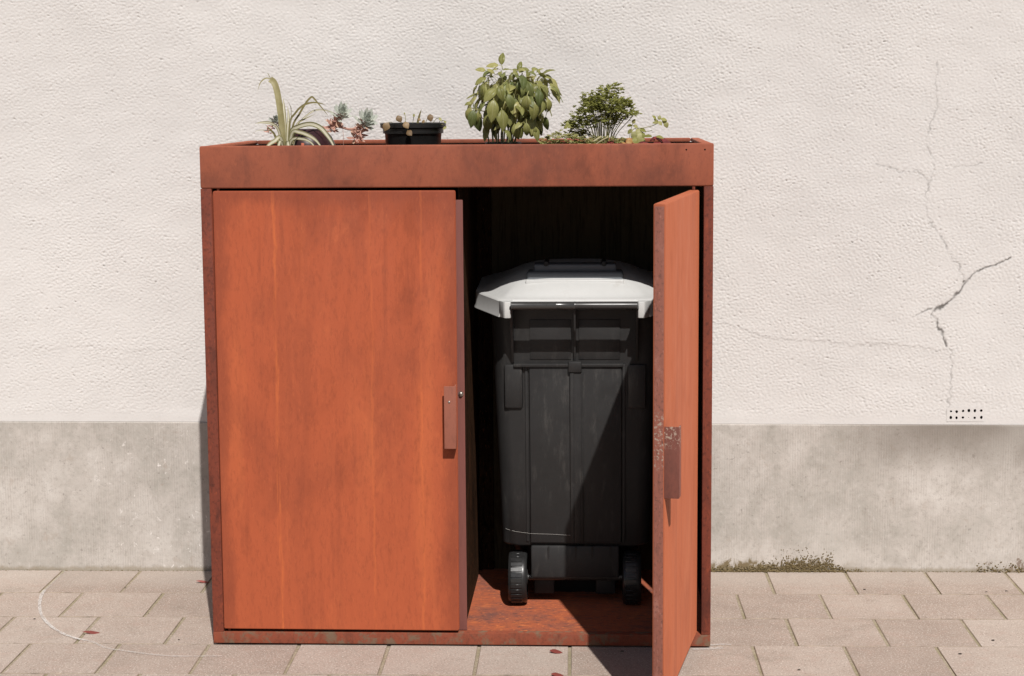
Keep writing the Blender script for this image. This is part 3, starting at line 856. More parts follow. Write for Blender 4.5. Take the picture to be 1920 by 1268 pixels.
def leaf_mesh(name, L, W, bend=.8, cup=.25, seg=6, pw=.85, ripple=.0, na=4, mat=None, stalk=0):
    vv, ff, ac = [], [], []
    y = z = 0.0; rr = random.Random(hash((name, L)) & 0xffff)
    for i in range(seg + 1):
        t = i / seg; a = bend * t
        if i: y += L / seg * math.cos(a); z -= L / seg * math.sin(a)
        w = W / 2 * max(.02, math.sin(math.pi * min(1, t * .97 + .03) ** pw) ** .9)
        for j in range(na + 1):
            u = -1 + 2 * j / na
            zz = z - cup * w * u * u + abs(u) * cup * w * .9 + (rr.uniform(-ripple, ripple) if 0 < i < seg else 0)
            vv.append((u * w, y - math.sin(a) * 0, zz)); ac.append(u)
    for i in range(seg):
        for j in range(na):
            p = i * (na + 1) + j
            ff.append((p, p + 1, p + na + 2, p + na + 1))
    if stalk:
        k0 = len(vv); w0 = .022
        for (yy, zz) in ((.02, .004), (-stalk * .5, -.03), (-stalk, -.12)):
            vv += [(-w0, yy, zz), (0, yy, zz + w0), (w0, yy, zz)]; ac += [.05, 0, .05]
        for i in range(2):
            for j in range(2):
                p = k0 + i * 3 + j; ff.append((p, p + 3, p + 4, p + 1))
    me = bpy.data.meshes.new(name); me.from_pydata(vv, [], ff)
    me.polygons.foreach_set('use_smooth', [True] * len(ff))
    a_ = me.attributes.new('across', 'FLOAT', 'POINT'); a_.data.foreach_set('value', ac)
    if mat: me.materials.append(mat)
    return me

def orient(o, p, d, nrm, s=1.0):
    Y = Vector(d).normalized(); Z = Vector(nrm); Z = (Z - Y * Z.dot(Y))
    if Z.length < 1e-4: Z = Y.orthogonal()
    Z.normalize(); X = Y.cross(Z)
    m = Matrix((X, Y, Z)).transposed().to_4x4()
    m = m @ Matrix.Scale(s, 4); m.translation = Vector(p)
    o.matrix_local = m

def blade(pts, W, name, mat, parent, fold=.35, tip=True, k=4):
    """strap leaf along a 3-D path: a channelled ribbon with an 'across' attribute"""
    P = catmull(pts, k); n = len(P); vv, ff, ac = [], [], []
    for i, p in enumerate(P):
        t = i / (n - 1)
        d = (P[min(i + 1, n - 1)] - P[max(i - 1, 0)]).normalized()
        side = d.cross(Vector((0, -1, .25))); side.normalize()
        nn = side.cross(d)
        w = W / 2 * (min(1, .55 + t * 3) if not tip else min(1, .55 + t * 3) * (1 if t < .55 else max(.06, 1 - ((t - .55) / .45) ** 1.6)))
        for u in (-1, -.55, 0, .55, 1):
            vv.append(p + side * w * u + nn * (abs(u) * fold * w)); ac.append(u)
        if i:
            for j in range(4):
                a = (i - 1) * 5 + j
                ff.append((a, a + 1, a + 6, a + 5))
    me = bpy.data.meshes.new(name); me.from_pydata([v[:] for v in vv], [], ff)
    me.polygons.foreach_set('use_smooth', [True] * len(ff))
    at_ = me.attributes.new('across', 'FLOAT', 'POINT'); at_.data.foreach_set('value', ac)
    return link(name, me, mat, parent)

# soil in the right part of the tray
b = MB()
n = 40; vv = []; ff = []
for i in range(n + 1):
    for j in range(9):
        x = .215 + .40 * i / n; y = .06 + .58 * j / 8
        e = min(i, n - i, 6) / 6 * min(j, 8 - j, 2) / 2
        vv.append((x, y, TRAY + .004 + e * (.072 + random.uniform(-.008, .008))))
for i in range(n):
    for j in range(8):
        a = i * 9 + j; ff.append((a, a + 9, a + 10, a + 1))
b.poly(vv, ff)
so = b.build('potting_soil', MT['soil'], None, smooth='full'); so.rotation_euler = (0, 0, CAB_A)
tag(so, 'dark potting soil heaped in the right end of the planter', 'soil', kind='stuff')

# spider plant
SP = [(0.0153, [(-0.4928, 1.26), (-0.4937, 1.3226), (-0.4959, 1.3697), (-0.5022, 1.426), (-0.5089, 1.4635), (-0.5169, 1.4841), (-0.5277, 1.4924)]), (0.0032, [(-0.5169, 1.4859), (-0.5277, 1.4931), (-0.5385, 1.4958), (-0.5491, 1.4899), (-0.5569, 1.4797), (-0.5631, 1.4601)]), (0.0016, [(-0.5225, 1.4897), (-0.5276, 1.4972), (-0.5325, 1.5066), (-0.5362, 1.5107)]),
 (0.0058, [(-0.4915, 1.26), (-0.4942, 1.3603), (-0.5038, 1.3979), (-0.5125, 1.4298)]), (0.0066, [(-0.4839, 1.26), (-0.4811, 1.3508), (-0.4793, 1.3883), (-0.4836, 1.4212)]), (0.0095, [(-0.4886, 1.26), (-0.4894, 1.3602), (-0.494, 1.4072), (-0.498, 1.4409)]),
 (0.005, [(-0.4791, 1.26), (-0.472, 1.3714), (-0.4562, 1.3994), (-0.4348, 1.4199), (-0.408, 1.4287), (-0.3834, 1.427), (-0.3673, 1.4235)]), (0.005, [(-0.4781, 1.26), (-0.4666, 1.3601), (-0.4467, 1.3975), (-0.427, 1.4292), (-0.4134, 1.4431), (-0.4077, 1.4418), (-0.3966, 1.429), (-0.3781, 1.4064), (-0.3652, 1.3894)]),
 (0.004, [(-0.4772, 1.26), (-0.459, 1.36), (-0.4394, 1.3843), (-0.4142, 1.4048), (-0.3932, 1.4093), (-0.3706, 1.4045), (-0.3536, 1.3969)]), (0.003, [(-0.4772, 1.26), (-0.4551, 1.3619), (-0.4356, 1.3833), (-0.403, 1.3991)]),
 (0.0118, [(-0.4791, 1.27), (-0.4688, 1.3469), (-0.4475, 1.3637), (-0.4131, 1.371), (-0.3847, 1.3614), (-0.3643, 1.3406), (-0.3476, 1.3161), (-0.3348, 1.2834)]), (0.0095, [(-0.4792, 1.27), (-0.4669, 1.345), (-0.444, 1.3496), (-0.4137, 1.3391), (-0.3912, 1.3239), (-0.3703, 1.2956)]), (0.0075, [(-0.4784, 1.27), (-0.4693, 1.3262), (-0.4387, 1.3317), (-0.4103, 1.3221), (-0.3905, 1.297)]),
 (0.0069, [(-0.4905, 1.27), (-0.5011, 1.3509), (-0.5177, 1.3726), (-0.5424, 1.3765), (-0.56, 1.3738)]), (0.0045, [(-0.4944, 1.27), (-0.511, 1.3359), (-0.522, 1.3548), (-0.5353, 1.3699)]), (0.002, [(-0.4944, 1.27), (-0.5184, 1.3454), (-0.5391, 1.3549), (-0.5563, 1.3554), (-0.5698, 1.3495)]),
 (0.0107, [(-0.4865, 1.28), (-0.4977, 1.334), (-0.5112, 1.3265), (-0.5267, 1.3153), (-0.5455, 1.2903)]), (0.0092, [(-0.4883, 1.28), (-0.4789, 1.3225), (-0.4725, 1.3093), (-0.4659, 1.288)]), (0.0088, [(-0.4883, 1.28), (-0.496, 1.3245), (-0.5001, 1.3114), (-0.5043, 1.288)]), (0.0018, [(-0.48, 1.27), (-0.4702, 1.3695), (-0.4659, 1.407), (-0.4671, 1.422), (-0.4752, 1.4389)]), (0.0033, [(-0.4755, 1.27), (-0.4599, 1.3205), (-0.4501, 1.3318), (-0.4366, 1.3383)])]
sp = plant('spider_plant', -.488, .30, TRAY, 'variegated spider plant with long arching straw-green leaves at the left end of the planter', 'plant')
rs = random.Random(5)
for i, (w, pts) in enumerate(SP):
    L = len(pts); dy = rs.uniform(-.05, .06)
    if i in (10, 11, 12, 16, 17, 18): dy = -.06 + rs.uniform(-.01, .02)
    if i in (1, 2): dy = 0
    P3 = [(x + .488, (0 if i in (0, 1, 2) else dy * (k / (L - 1)) ** 1.2) + (.02 * k / (L - 1) if i == 0 else .02 if i in (1, 2) else 0), z - TRAY) for k, (x, z) in enumerate(pts)]
    blade(P3, w * 1.12, 'leaf', MT['spider_plain'] if i in (0, 1, 2, 6, 7, 9, 14) else MT['spider'], sp, fold=.35, tip=(i != 0))
b = MB(); b.lathe([(.0, 0), (.045, .0), (.052, .05), (.05, .052), (.0, .05)], (0, 0, 0), 20, cap0=False, cap1=False)
b.build('root_ball', MT['soil'], sp, smooth=True)

# succulent with three rosettes leaning out of a plum pot
su = plant('potted_succulent', -.445, .42, TRAY, 'blue-grey rosette succulent leaning out of a dark plum pot behind the spider plant', 'plant')
b = MB()
b.lathe([(.074, 0), (.077, .05), (.078, .095), (.068, .118), (.048, .139), (.044, .139), (.040, .125), (0, .125)], (0, 0, .0), 28, cap1=False)
b.build('pot', MT['pot_plum'], su, smooth=True)
def rosette(c, axis, size, nl, pink):
    c = Vector(c); ax = Vector(axis).normalized(); t1 = ax.orthogonal().normalized(); t2 = ax.cross(t1)
    root = bpy.data.objects.new('rosette', None); COL.objects.link(root); root.parent = su; root.location = c; root.empty_display_size = .01
    ml = leaf_mesh('leaf', 1, .34, bend=-.7, cup=.55, seg=4, pw=1.35, na=2, mat=MT['succ']); mp = leaf_mesh('leaf', 1, .28, bend=-.5, cup=.6, seg=4, pw=1.2, na=2, mat=MT['succ_pink'])
    for k in range(nl):
        f = k / nl; a = k * 2.39996; tilt = R(8 + 88 * f ** .8)
        d = ax * math.cos(tilt) + (t1 * math.cos(a) + t2 * math.sin(a)) * math.sin(tilt)
        s_ = size * (.55 + .45 * min(1, f * 1.6)) * rs.uniform(.85, 1.1)
        o = link('leaf', ml, None, root); orient(o, -ax * size * .55 * f, d, ax - d * .2 + Vector((0, 0, .05)), s_)
    for k in range(pink):
        f = k / pink; a = k * 2.39996 + 1
        d = (t1 * math.cos(a) + t2 * math.sin(a)) + ax * rs.uniform(-.5, .5)
        o = link('leaf', mp, None, root); orient(o, -Vector((.55, -.25, .8)).normalized() * (size * .45 + size * 1.25 * f), d, ax, size * rs.uniform(.50, .80))
rosette((.103, -.03, .186), (.35, -.75, .65), .039, 32, 46)
rosette((.172, -.03, .166), (.45, -.75, .55), .041, 34, 40)
rosette((-.080, -.03, .165), (-.2, -.7, .7), .029, 22, 14)
for pts in ([(0, 0, .12), (.05, -.01, .142), (.075, -.018, .150), (.098, -.02, .178)], [(.08, -.018, .150), (.103, -.02, .143), (.125, -.02, .138), (.150, -.02, .146), (.166, -.02, .158)], [(-.02, 0, .12), (-.06, -.01, .14), (-.078, -.02, .160)]):
    b = MB(); b.tube(catmull(pts, 3), .0036, 7); b.build('stem', MT['succ_pink'], su, smooth=True)
for pts in ([(.102, -.02, .146), (.104, -.022, .12), (.1035, -.022, .088)], [(.140, -.02, .138), (.139, -.022, .122)]):
    b = MB(); b.tube(pts, .0006, 4); b.build('root_thread', MT['succ_pink'], su)
o = MB(); o.box(-.004, .004, -.003, .003, 0, .105, bev=.001); sh = o.build('terracotta_shard', MT['shard'], None, smooth=True)
sh.location = ploc(-.436, .24, TRAY); sh.rotation_euler = (R(4), R(3), .3); tag(sh, 'small salmon terracotta marker standing behind the rim near the plum pot', 'plant marker')

# black nursery pot with a withered seedling
bp = plant('nursery_pot', -.1415, .35, TRAY, 'black plastic nursery pot of withered brown seedlings in the middle of the planter', 'plant pot')
b = MB(); b.lathe([(.070, 0), (.0775, .125), (.0785, .127), (.083, .127), (.0835, .140), (.0865, .142), (.090, .143), (.0905, .154), (.089, .1555), (.085, .155), (.082, .135), (0, .135)], n=48, cap1=False)
pb = b.build('pot', MT['pot_black'], bp, smooth=True)
b = MB(); b.lathe([(.081, .1355), (.05, .140), (.0, .143)], n=24, cap0=False, cap1=False); b.build('soil', MT['soil'], bp)
dm = leaf_mesh('leaf', 1, .85, bend=.9, cup=.5, seg=4, pw=.8, na=4, mat=MT['dry'], ripple=.05); dg = leaf_mesh('leaf', 1, .6, bend=.6, cup=.3, seg=4, mat=MT['wilt'])
def dl(x, z): return (x + .1415, z - TRAY)
for (x, z, s_, y, m_) in ((-.18, 1.392, .019, -.04, dm), (-.200, 1.374, .022, -.088, dm), (-.156, 1.375, .019, -.090, dm), (-.148, 1.352, .018, -.091, dm), (-.092, 1.395, .019, -.03, dm), (-.138, 1.396, .010, -.02, dg), (-.066, 1.386, .012, -.04, dg), (-.051, 1.378, .011, -.05, dg), (-.046, 1.362, .012, -.05, dg), (-.122, 1.384, .008, -.05, dm), (-.168, 1.400, .006, .02, dg), (-.106, 1.380, .010, -.05, dm)):
    px, pz = dl(x, z)
    o = link('leaf', m_, None, bp); orient(o, (px, y, pz), (rs.uniform(-.6, .6), -.6, rs.uniform(-1, -.2)), (rs.uniform(-.4, .4), -1, .5), s_ * 1.15)
    b = MB(); b.tube(catmull([(px * .75 + rs.uniform(-.01, .01), y * .6, .138), (px * .85, y * .8, max(.150, (.138 + pz) / 2 + .01)), (px, y, pz)], 3), .0008, 5); b.build('stem', MT['stem'], bp)
blade([(.012, -.03, .138), (.018, -.03, .165), (.0265, -.032, .193)], .0062, 'leaf', MT['spider_plain'], bp)

# basil
ba = plant('basil_plant', .105, .35, TRAY, 'bushy basil with large drooping green leaves, the tallest plant in the planter', 'plant')
bxl = .105
b = MB(); b.lathe([(.036, 0), (.046, .085), (.050, .086), (.050, .1015), (.047, .1015), (.044, .09), (0, .09)], n=28, cap1=False)
b.build('pot', MT['pot_black'], ba, smooth=True)
rb = random.Random(21)
LM = [leaf_mesh('leaf', 1, w, bend=bd, cup=cp, seg=7, pw=.74, na=6, mat=MT[m_], ripple=.034, stalk=.40) for w, bd, cp, m_ in ((.52, .9, .75, 'basil'), (.48, 1.4, .9, 'basil'), (.56, .6, .6, 'basil'), (.48, 1.2, 1.1, 'basil'), (.46, 1.9, .8, 'basil'), (.52, 1.0, .8, 'basil_dark'), (.48, 1.5, 1.0, 'basil_dark'))]
def bleaf(p, d, nrm, s_, k=None):
    o = link('leaf', LM[rb.randrange(7) if k is None else k], None, ba); orient(o, p, d, nrm, s_)
CX, CZ = .137 - bxl, 1.448 - TRAY
# leaves the photograph shows singly: base of the blade (x, z), its direction, length
EX = [(.104, 1.528, (-.1, -.1, 1), .040, -.02), (.095, 1.526, (-1, -.2, .15), .034, -.03), (.060, 1.512, (-.8, -.2, .35), .030, -.02), (.085, 1.505, (-.5, -.6, .5), .026, -.04), (.148, 1.512, (.4, -.2, .9), .030, -.02), (.215, 1.492, (.8, -.2, .5), .036, -.02), (.178, 1.512, (-.4, -.4, .3), .030, .0), (.186, 1.506, (.3, -.1, .9), .020, .0),
      (.022, 1.424, (-.9, -.1, .25), .026, -.03), (.018, 1.412, (-.35, -.3, -1), .046, -.03), (.028, 1.405, (-.1, -.5, -1), .050, -.05), (.035, 1.395, (.0, -.3, -1), .052, -.02), (.040, 1.402, (.35, -.2, -1), .038, -.03),
      (.236, 1.475, (.6, -.1, -.6), .062, .0), (.228, 1.435, (.6, -.4, -.7), .046, -.03), (.232, 1.49, (.5, -.1, -.3), .040, .01), (.192, 1.372, (.25, -.2, -1), .036, -.02), (.222, 1.385, (-.15, -.1, -1), .04, .0),
      (.085, 1.432, (-.05, -.55, -1), .062, -.085), (.107, 1.405, (.25, -.5, -1), .060, -.08), (.175, 1.443, (-.25, -.55, -1), .062, -.09), (.192, 1.428, (.2, -.5, -1), .056, -.085), (.172, 1.370, (.05, -.4, -1), .040, -.07), (.115, 1.352, (.7, -.6, -.45), .034, -.07), (.072, 1.395, (-.35, -.4, -1), .058, -.05), (.100, 1.468, (.2, -.8, -.7), .044, -.09), (.125, 1.448, (.35, -.7, -.9), .050, -.09), (.205, 1.46, (.3, -.7, -.6), .052, -.08), (.060, 1.470, (-.55, -.5, -1), .060, -.04), (.160, 1.372, (-.5, -.7, -.2), .030, -.08), (.105, 1.363, (-.8, -.5, .1), .026, -.06)]
for x, z, d, s_, y in EX:
    bleaf((x - bxl, y, z - TRAY), d, (d[0] * .5 + rb.uniform(-.3, .3), -.75, .75), s_ * 1.02, None if z < 1.5 else rb.choice((0, 2, 3)))
NB = 270
for k in range(NB):
    th = k * 2.39996; ph = math.asin(max(-1, min(1, -.92 + 1.86 * (k + .5) / NB)))
    r_ = rb.uniform(.42, .98)
    ox, oy, oz = math.cos(th) * math.cos(ph), math.sin(th) * math.cos(ph), math.sin(ph)
    p = (CX + ox * .113 * r_ * (1.0 if oz > -.3 else .85), oy * .085 * r_, CZ + oz * .076 * r_ + .006)
    out = Vector((ox, oy, .0))
    d = out * rb.uniform(.4, 1.0) + Vector((rb.uniform(-.6, .6), rb.uniform(-.5, .3), rb.uniform(-1.1, .15) if oz < .6 else rb.uniform(-.3, .6)))
    bleaf(p, d, out * .55 + Vector((rb.uniform(-.6, .6), rb.uniform(-.5, .1), .8)), rb.uniform(.032, .054) * (.72 if oz > .7 else 1))
for k in range(84):
    a = rb.uniform(0, 6.283); rr_ = rb.uniform(.45, 1.0)
    bleaf((CX - .002 + math.cos(a) * .082 * rr_, math.sin(a) * .07 * rr_, CZ - rb.uniform(.025, .092)), (math.cos(a) * .4 + rb.uniform(-.3, .3), math.sin(a) * .4 - .2, -rb.uniform(.4, 1.1)), (math.cos(a) * .5 + rb.uniform(-.4, .4), -.6, .7), rb.uniform(.028, .050))
for k in range(16):
    a = k * 2.4; r0_ = rb.uniform(.008, .038)
    tx = CX + math.cos(a) * rb.uniform(.02, .09); ty = math.sin(a) * .06
    z1 = CZ + rb.uniform(-.01, .07)
    b = MB(); b.tube(catmull([(math.cos(a) * r0_, math.sin(a) * r0_, .088), (math.cos(a) * r0_ * 1.3 + .004, math.sin(a) * r0_ * 1.2, .14), ((tx + math.cos(a) * r0_) / 2, ty * .6, .18), (tx, ty, z1)], 3), [.0021] * 6 + [.0017] * 4, 6)
    b.build('stem', MT['stem'], ba, smooth=True)
for pts in ([(CX - .06, -.03, .18), (-.085, -.03, .195), (-.10 + .015, -.03, .205)], [(CX - .05, -.02, .15), (-.07, -.03, .175), (-.08, -.03, .185)]):
    b = MB(); b.tube(catmull(pts, 3), .0014, 5); b.build('stem', MT['stem'], ba, smooth=True)

# parsley
SOILZ = TRAY + .066
pa = plant('parsley_plant', .374, .36, SOILZ, 'dense curly parsley on thin upright stalks right of the basil', 'plant')
rp = random.Random(4)
fv, ff2 = [], []
def sprig(c, s_, up_=1.0):
    """a tuft of crinkled, lobed leaflets"""
    for k in range(11):
        a = rp.uniform(0, 6.283); el = rp.uniform(-.25, .75) * up_
        d = Vector((math.cos(a) * math.cos(el), math.sin(a) * math.cos(el), math.sin(el)))
        p = Vector(c) + d * s_ * rp.uniform(.1, .8)
        sd = d.cross(Vector((rp.uniform(-.4, .4), rp.uniform(-.4, .4), 1))).normalized(); nn = sd.cross(d)
        l = s_ * rp.uniform(.45, .75); base = len(fv)
        prof_ = [(0, 0, 0), (-.42, .35, .10), (-.30, .55, -.06), (-.5, .85, .08), (-.15, .82, -.05), (0, 1.1, .0), (.15, .82, -.05), (.5, .85, .08), (.30, .55, -.06), (.42, .35, .10)]
        for u, w, h in prof_: fv.append(p + sd * l * u + d * l * w + nn * l * h * 1.5)
        fv.append(p + d * l * .5 + nn * l * .16)
        for i in range(10): ff2.append((base + 10, base + i, base + (i + 1) % 10))
stalks = MB()
for k in range(46):
    f = (k + .5) / 46; a = k * 2.39996; r_ = math.sqrt(f)
    tx, ty = math.cos(a) * .086 * r_, math.sin(a) * .065 * r_
    hgt = (.160 - .038 * r_ ** 2 + rp.uniform(-.030, .030)) - (.030 if math.cos(a) < -.3 and r_ > .6 else 0)
    if k % 5 == 0: hgt *= .72
    bx_, by_ = math.cos(a) * .032 * r_, math.sin(a) * .03 * r_
    P = catmull([(bx_, by_, -.01), (bx_ * 1.3, by_ * 1.3, hgt * .45), (tx * .95, ty * .95, hgt * .85), (tx * 1.1, ty * 1.1, hgt)], 3)
    stalks.tube(P, .0010, 4)
    sprig(P[-1], rp.uniform(.016, .022))
    for m_ in range(3):
        i = rp.randrange(len(P) - 4, len(P) - 1)
        o_ = Vector((rp.uniform(-.022, .022), rp.uniform(-.022, .022), rp.uniform(-.008, .012)))
        sprig(P[i] + o_, rp.uniform(.013, .018))
stalks.build('stalk', MT['stem'], pa)
me = bpy.data.meshes.new('foliage'); me.from_pydata([v[:] for v in fv], [], ff2)
fo = link('foliage', me, MT['parsley'], pa); fo['kind'] = 'stuff'

# yellowing low herb in front of the parsley
def tuft(pl_, cs, s_, mat, name='foliage', n=1):
    global fv, ff2
    fv, ff2 = [], []
    for c in cs:
        for _ in range(n): sprig((c[0] + rp.uniform(-.01, .01), c[1] + rp.uniform(-.03, .03), c[2] + rp.uniform(-.004, .004)), s_ * rp.uniform(.8, 1.25), .8)
    me_ = bpy.data.meshes.new(name); me_.from_pydata([v[:] for v in fv], [], ff2)
    o_ = link(name, me_, mat, pl_); o_['kind'] = 'stuff'; return o_
wi = plant('wilted_herb', .285, .27, SOILZ, 'low yellow-green wilting herb spreading over the soil between basil and parsley', 'plant')
tuft(wi, [(x - .285, rp.uniform(-.03, .04), z - SOILZ) for x, z in ((.225, 1.326), (.24, 1.331), (.258, 1.338), (.27, 1.328), (.285, 1.331), (.30, 1.329), (.315, 1.326), (.33, 1.323), (.352, 1.323), (.372, 1.326), (.395, 1.325), (.25, 1.320), (.29, 1.318), (.34, 1.318), (.38, 1.317), (.23, 1.315), (.41, 1.318), (.435, 1.318))], .016, MT['wilt'], n=2)
tuft(wi, [(x - .285, .0, 1.312 - SOILZ) for x in (.225, .25, .27, .30, .32, .35, .37, .40)], .018, MT['parsley'], n=1)
for k in range(12):
    x = .23 + .018 * k; b = MB(); b.tube([(x - .285, rp.uniform(-.02, .03), -.02), (x - .285 + rp.uniform(-.01, .01), rp.uniform(-.02, .03), 1.322 - SOILZ)], .0011, 4); b.build('stem', MT['straw'], wi)
for k, (xa, za, xb, zb) in enumerate(((.333, 1.308, .374, 1.338), (.345, 1.308, .392, 1.336), (.318, 1.312, .345, 1.336))):
    s_ = MB(); s_.tube([(0, 0, 0), ((xb - xa) / 2, .004, (zb - za) / 2 + .002), (xb - xa, .01, zb - za)], .0022 - .0003 * k, 6)
    o = s_.build('straw_stalk', MT['straw'], None, smooth=True); o.location = ploc(xa, .235 + .012 * k, za - .004); o.rotation_euler = (0, 0, CAB_A)
    tag(o, ('thickest of the three dry straw stalks below the parsley', 'longest dry straw stalk leaning right below the parsley', 'thinnest dry straw stalk, leftmost of the three below the parsley')[k], 'straw')
al_ = plant('withered_leaf', .428, .26, SOILZ, 'crumpled amber-yellow dead leaf at the foot of the parsley', 'leaf')
am = leaf_mesh('leaf', 1, .95, bend=1.0, cup=.6, seg=6, pw=.7, na=6, mat=MT['amber'], ripple=.07)
for p, d, nn, s_ in (((-.008, 0, .018), (.9, -.2, .5), (-.3, -1, .6), .036), ((.0, -.004, .028), (-.5, -.5, -.8), (0, -1, .4), .038), ((.012, 0, .035), (.7, -.1, .1), (0, -1, .3), .026), ((.004, -.006, .026), (.2, -.6, -.9), (.2, -1, .3), .030)):
    o = link('leaf', am, None, al_); orient(o, p, d, nn, s_)
rl = plant('red_lettuce', .50, .28, SOILZ, 'low dark red lettuce leaves at the right end of the planter', 'plant')
rm = leaf_mesh('leaf', 1, .8, bend=1.0, cup=.5, seg=6, pw=.7, na=6, mat=MT['redleaf'], ripple=.06); rg = leaf_mesh('leaf', 1, .7, bend=1.0, cup=.4, seg=6, pw=.8, na=6, mat=MT['wilt'], ripple=.03)
rg2 = leaf_mesh('leaf', 1, .7, bend=.9, cup=.4, seg=6, pw=.8, na=6, mat=MT['parsley'], ripple=.03)
for (x, z, d, s_, m_) in ((.44, 1.322, (.9, -.4, .0), .04, rm), (.455, 1.318, (-.6, -.5, .0), .03, rm), (.475, 1.316, (.7, -.6, .1), .03, rm), (.505, 1.322, (.6, -.4, .5), .034, rm), (.515, 1.330, (.9, -.2, .0), .034, rm), (.53, 1.324, (.8, -.3, .1), .032, rm), (.54, 1.318, (.6, -.6, .0), .03, rm), (.50, 1.315, (-.3, -.8, .1), .03, rm), (.52, 1.318, (.3, -.9, -.1), .03, rm), (.51, 1.333, (-.5, -.2, .2), .025, rg2), (.52, 1.333, (.7, -.2, .1), .024, rg2), (.47, 1.326, (.7, -.4, -.5), .028, rg), (.48, 1.330, (.5, -.6, -.6), .026, rg), (.462, 1.332, (.2, -.6, -.5), .024, rg2), (.39, 1.318, (.6, -.5, .1), .024, rm)):
    o = link('leaf', m_, None, rl); orient(o, (x - .50, rp.uniform(-.03, .03), z - SOILZ), d, (rp.uniform(-.2, .2), -.5, 1), s_)
b = MB(); b.lathe([(.05, -.01), (.045, .012), (.02, .022), (0, .023)], (.01, 0, 0), 14, cap1=False, sy=.7); b.build('stem_base', MT['redleaf'], rl, smooth=True)
# trailing sprig
ts = plant('trailing_sprig', .462, .33, SOILZ, 'thin trailing green sprig with small round leaves reaching right from the parsley', 'plant')
def tz(x, z): return (x - .462, z - SOILZ)
for pts in ([(.455, 1.27), (.455, 1.33), (.462, 1.352), (.488, 1.3545), (.512, 1.360), (.527, 1.367)], [(.487, 1.285), (.487, 1.335), (.4865, 1.344), (.500, 1.345), (.512, 1.348)], [(.448, 1.28), (.452, 1.34), (.459, 1.366)]):
    b = MB(); b.tube(catmull([(tz(*p)[0], 0, tz(*p)[1]) for p in pts], 3), .0009, 5); b.build('stem', MT['stem'], ts)
tm = leaf_mesh('leaf', 1, .75, bend=.8, cup=.35, seg=5, pw=.75, na=4, mat=MT['parsley'], ripple=.02); tm2 = leaf_mesh('leaf', 1, .8, bend=.9, cup=.4, seg=5, pw=.75, na=4, mat=MT['wilt'], ripple=.02)
for (x, z, d, s_) in ((.527, 1.367, (-.3, -.3, .8), .014), (.522, 1.378, (-.3, -.3, .6), .013), (.528, 1.372, (.5, -.5, -.3), .014), (.535, 1.378, (.8, -.2, .1), .016), (.541, 1.378, (.6, -.4, -.8), .016), (.547, 1.370, (.4, -.5, -.9), .016), (.525, 1.368, (-.8, -.2, .3), .012), (.530, 1.376, (.2, -.2, .9), .012),
                      (.459, 1.366, (.2, -.4, .8), .013), (.457, 1.362, (-.7, -.3, .1), .013), (.461, 1.362, (.8, -.4, -.2), .014), (.470, 1.352, (.5, -.7, -.5), .020), (.465, 1.345, (-.2, -.7, -.8), .020), (.478, 1.352, (.9, -.4, -.1), .018), (.472, 1.342, (.4, -.8, -.8), .020), (.484, 1.343, (.3, -.6, -.9), .018), (.458, 1.35, (-.8, -.4, -.3), .016)):
    o = link('leaf', rp.choice((tm, tm, tm2)), None, ts); orient(o, (tz(x, z)[0], rp.uniform(-.008, .008), tz(x, z)[1]), d, (rp.uniform(-.3, .3), -.7, .8), s_ * 1.15)
tl = plant('clover_sprig', .300, .33, SOILZ, 'three-leaved olive sprig on a wiry stem at the left foot of the parsley', 'plant')
b = MB(); b.tube(catmull([(.07, .0, -.01), (.055, 0, 1.335 - SOILZ), (.025, 0, 1.350 - SOILZ), (-.018, -.005, 1.358 - SOILZ)], 3), .0008, 5); b.build('stem', MT['stem'], tl)
for d in ((-.7, -.3, -.4), (.7, -.3, -.2), (0, -.2, 1)):
    o = link('leaf', tm, None, tl); orient(o, (-.0185, -.005, 1.361 - SOILZ), d, (0, -1, .3), .013)

# ------------------------------------------------------------------ litter on the paving, moss at the foot of the wall
lm = leaf_mesh('fallen_leaf', 1, .30, bend=.25, cup=.6, seg=5, pw=1.0, na=4, mat=MT['red_leaf'], ripple=.02)
lm2 = leaf_mesh('fallen_leaf', 1, .55, bend=.3, cup=.5, seg=5, pw=.9, na=4, mat=MT['red_leaf'], ripple=.03)
for x0, y0, x1, y1, m_, lab in ((-1.036, .103, -.983, .109, lm, 'narrow curled red leaf lying on the paving left of the cabinet'), (-.835, .634, -.794, .637, lm, 'thin red leaf lying beside the shadow at the cabinet\'s left side'), (.237, -.053, .272, -.056, lm2, 'small red leaf on the paving in front of the open compartment'), (.243, -.252, .276, -.246, lm2, 'red leaf nearest the camera in front of the cabinet')):
    o = link('fallen_leaf', m_); d = Vector((x1 - x0, y1 - y0, 0)); orient(o, (x0, y0, .0065), d, (0, -.25, 1), d.length); tag(o, lab, 'leaf', 'fallen red leaves')
b = MB()
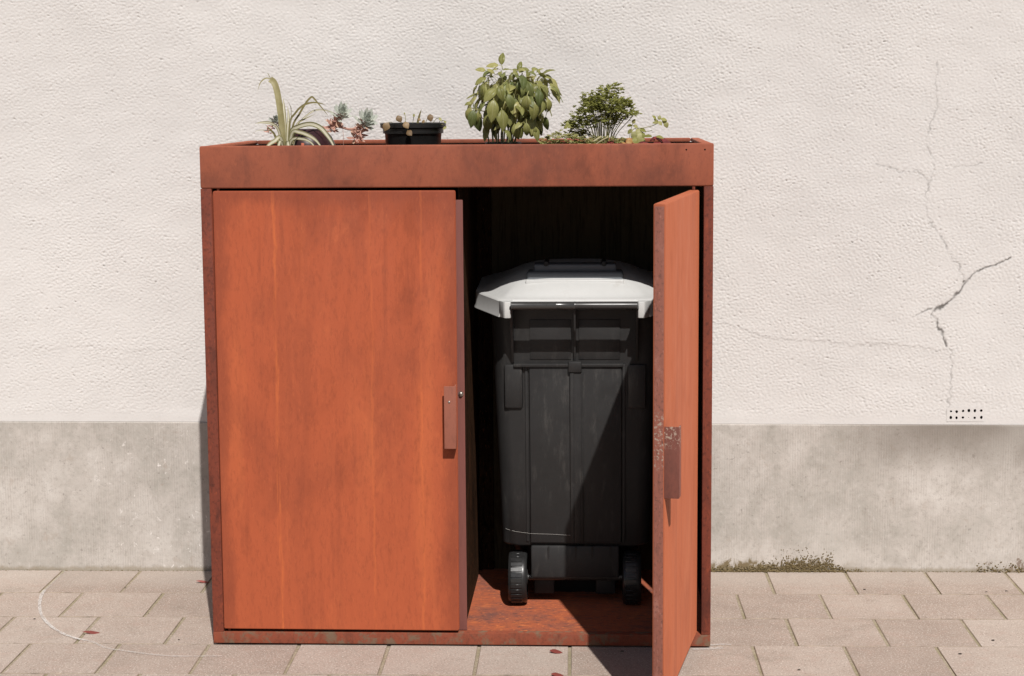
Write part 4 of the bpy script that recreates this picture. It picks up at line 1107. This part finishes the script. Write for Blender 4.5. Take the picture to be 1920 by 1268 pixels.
for x, y, s_ in ((.426, -.04, .007), (1.151, .574, .006), (.868, -.192, .006), (1.3, -.053, .007), (1.412, .07, .006), (1.531, .775, .008), (1.588, .772, .007), (-1.21, .246, .005), (1.316, .276, .004), (-1.036, .58, .004), (-.761, .052, .004), (1.50, .55, .005), (1.56, .56, .006), (.95, .30, .003), (-.9, .3, .003), (-1.3, .02, .004)):
    b.lathe([(.1 * s_, 0), (.8 * s_, .1 * s_), (.6 * s_, .35 * s_), (.1 * s_, .45 * s_)], (x, y, .0), 5, sy=rp.uniform(.35, .8))
tag(b.build('ground_crumbs', MT['crumb']), 'scattered dark crumbs of dirt on the paving', 'dirt', kind='stuff')

b = MB(); rm_ = random.Random(9)
def moss(n, x0, x1, hmax, s0, s1, bias):
    for _ in range(n):
        x = rm_.uniform(x0, x1)
        dens = bias(x)
        if rm_.random() > dens: continue
        z = abs(rm_.gauss(0, .32)) * hmax * dens
        s_ = rm_.uniform(s0, s1) * (1 - .4 * z / hmax)
        y = YW - .005 - rm_.uniform(0, .003) - (rm_.uniform(0, .010) if z < .006 else 0)
        c_ = Vector((x, y, z)); vs = []
        for k in range(5):
            a = k * 1.2566 + rm_.uniform(-.3, .3)
            vs.append(c_ + Vector((math.cos(a) * s_ * rm_.uniform(.5, 1.2), .001, math.sin(a) * s_ * rm_.uniform(.4, .9))))
        vs.append(c_ + Vector((0, -s_ * .6, s_ * .2)))
        b.poly(vs, [(k, (k + 1) % 5, 5) for k in range(5)])
moss(2600, .70, 1.12, .075, .0016, .0042, lambda x: .30 if x < .86 else .55 if x < .93 else 1.0 if x < 1.09 else .35)
moss(260, 1.09, 1.19, .06, .0018, .004, lambda x: .22)
moss(260, 1.52, 1.68, .075, .002, .0045, lambda x: .45)
moss(500, .70, 1.75, .006, .0015, .003, lambda x: .6)
moss(300, -1.9, -.70, .004, .0012, .0025, lambda x: .5)
mo = b.build('moss', MT['moss']); tag(mo, 'olive brown moss and algae growing along the foot of the plinth', 'moss', kind='stuff')
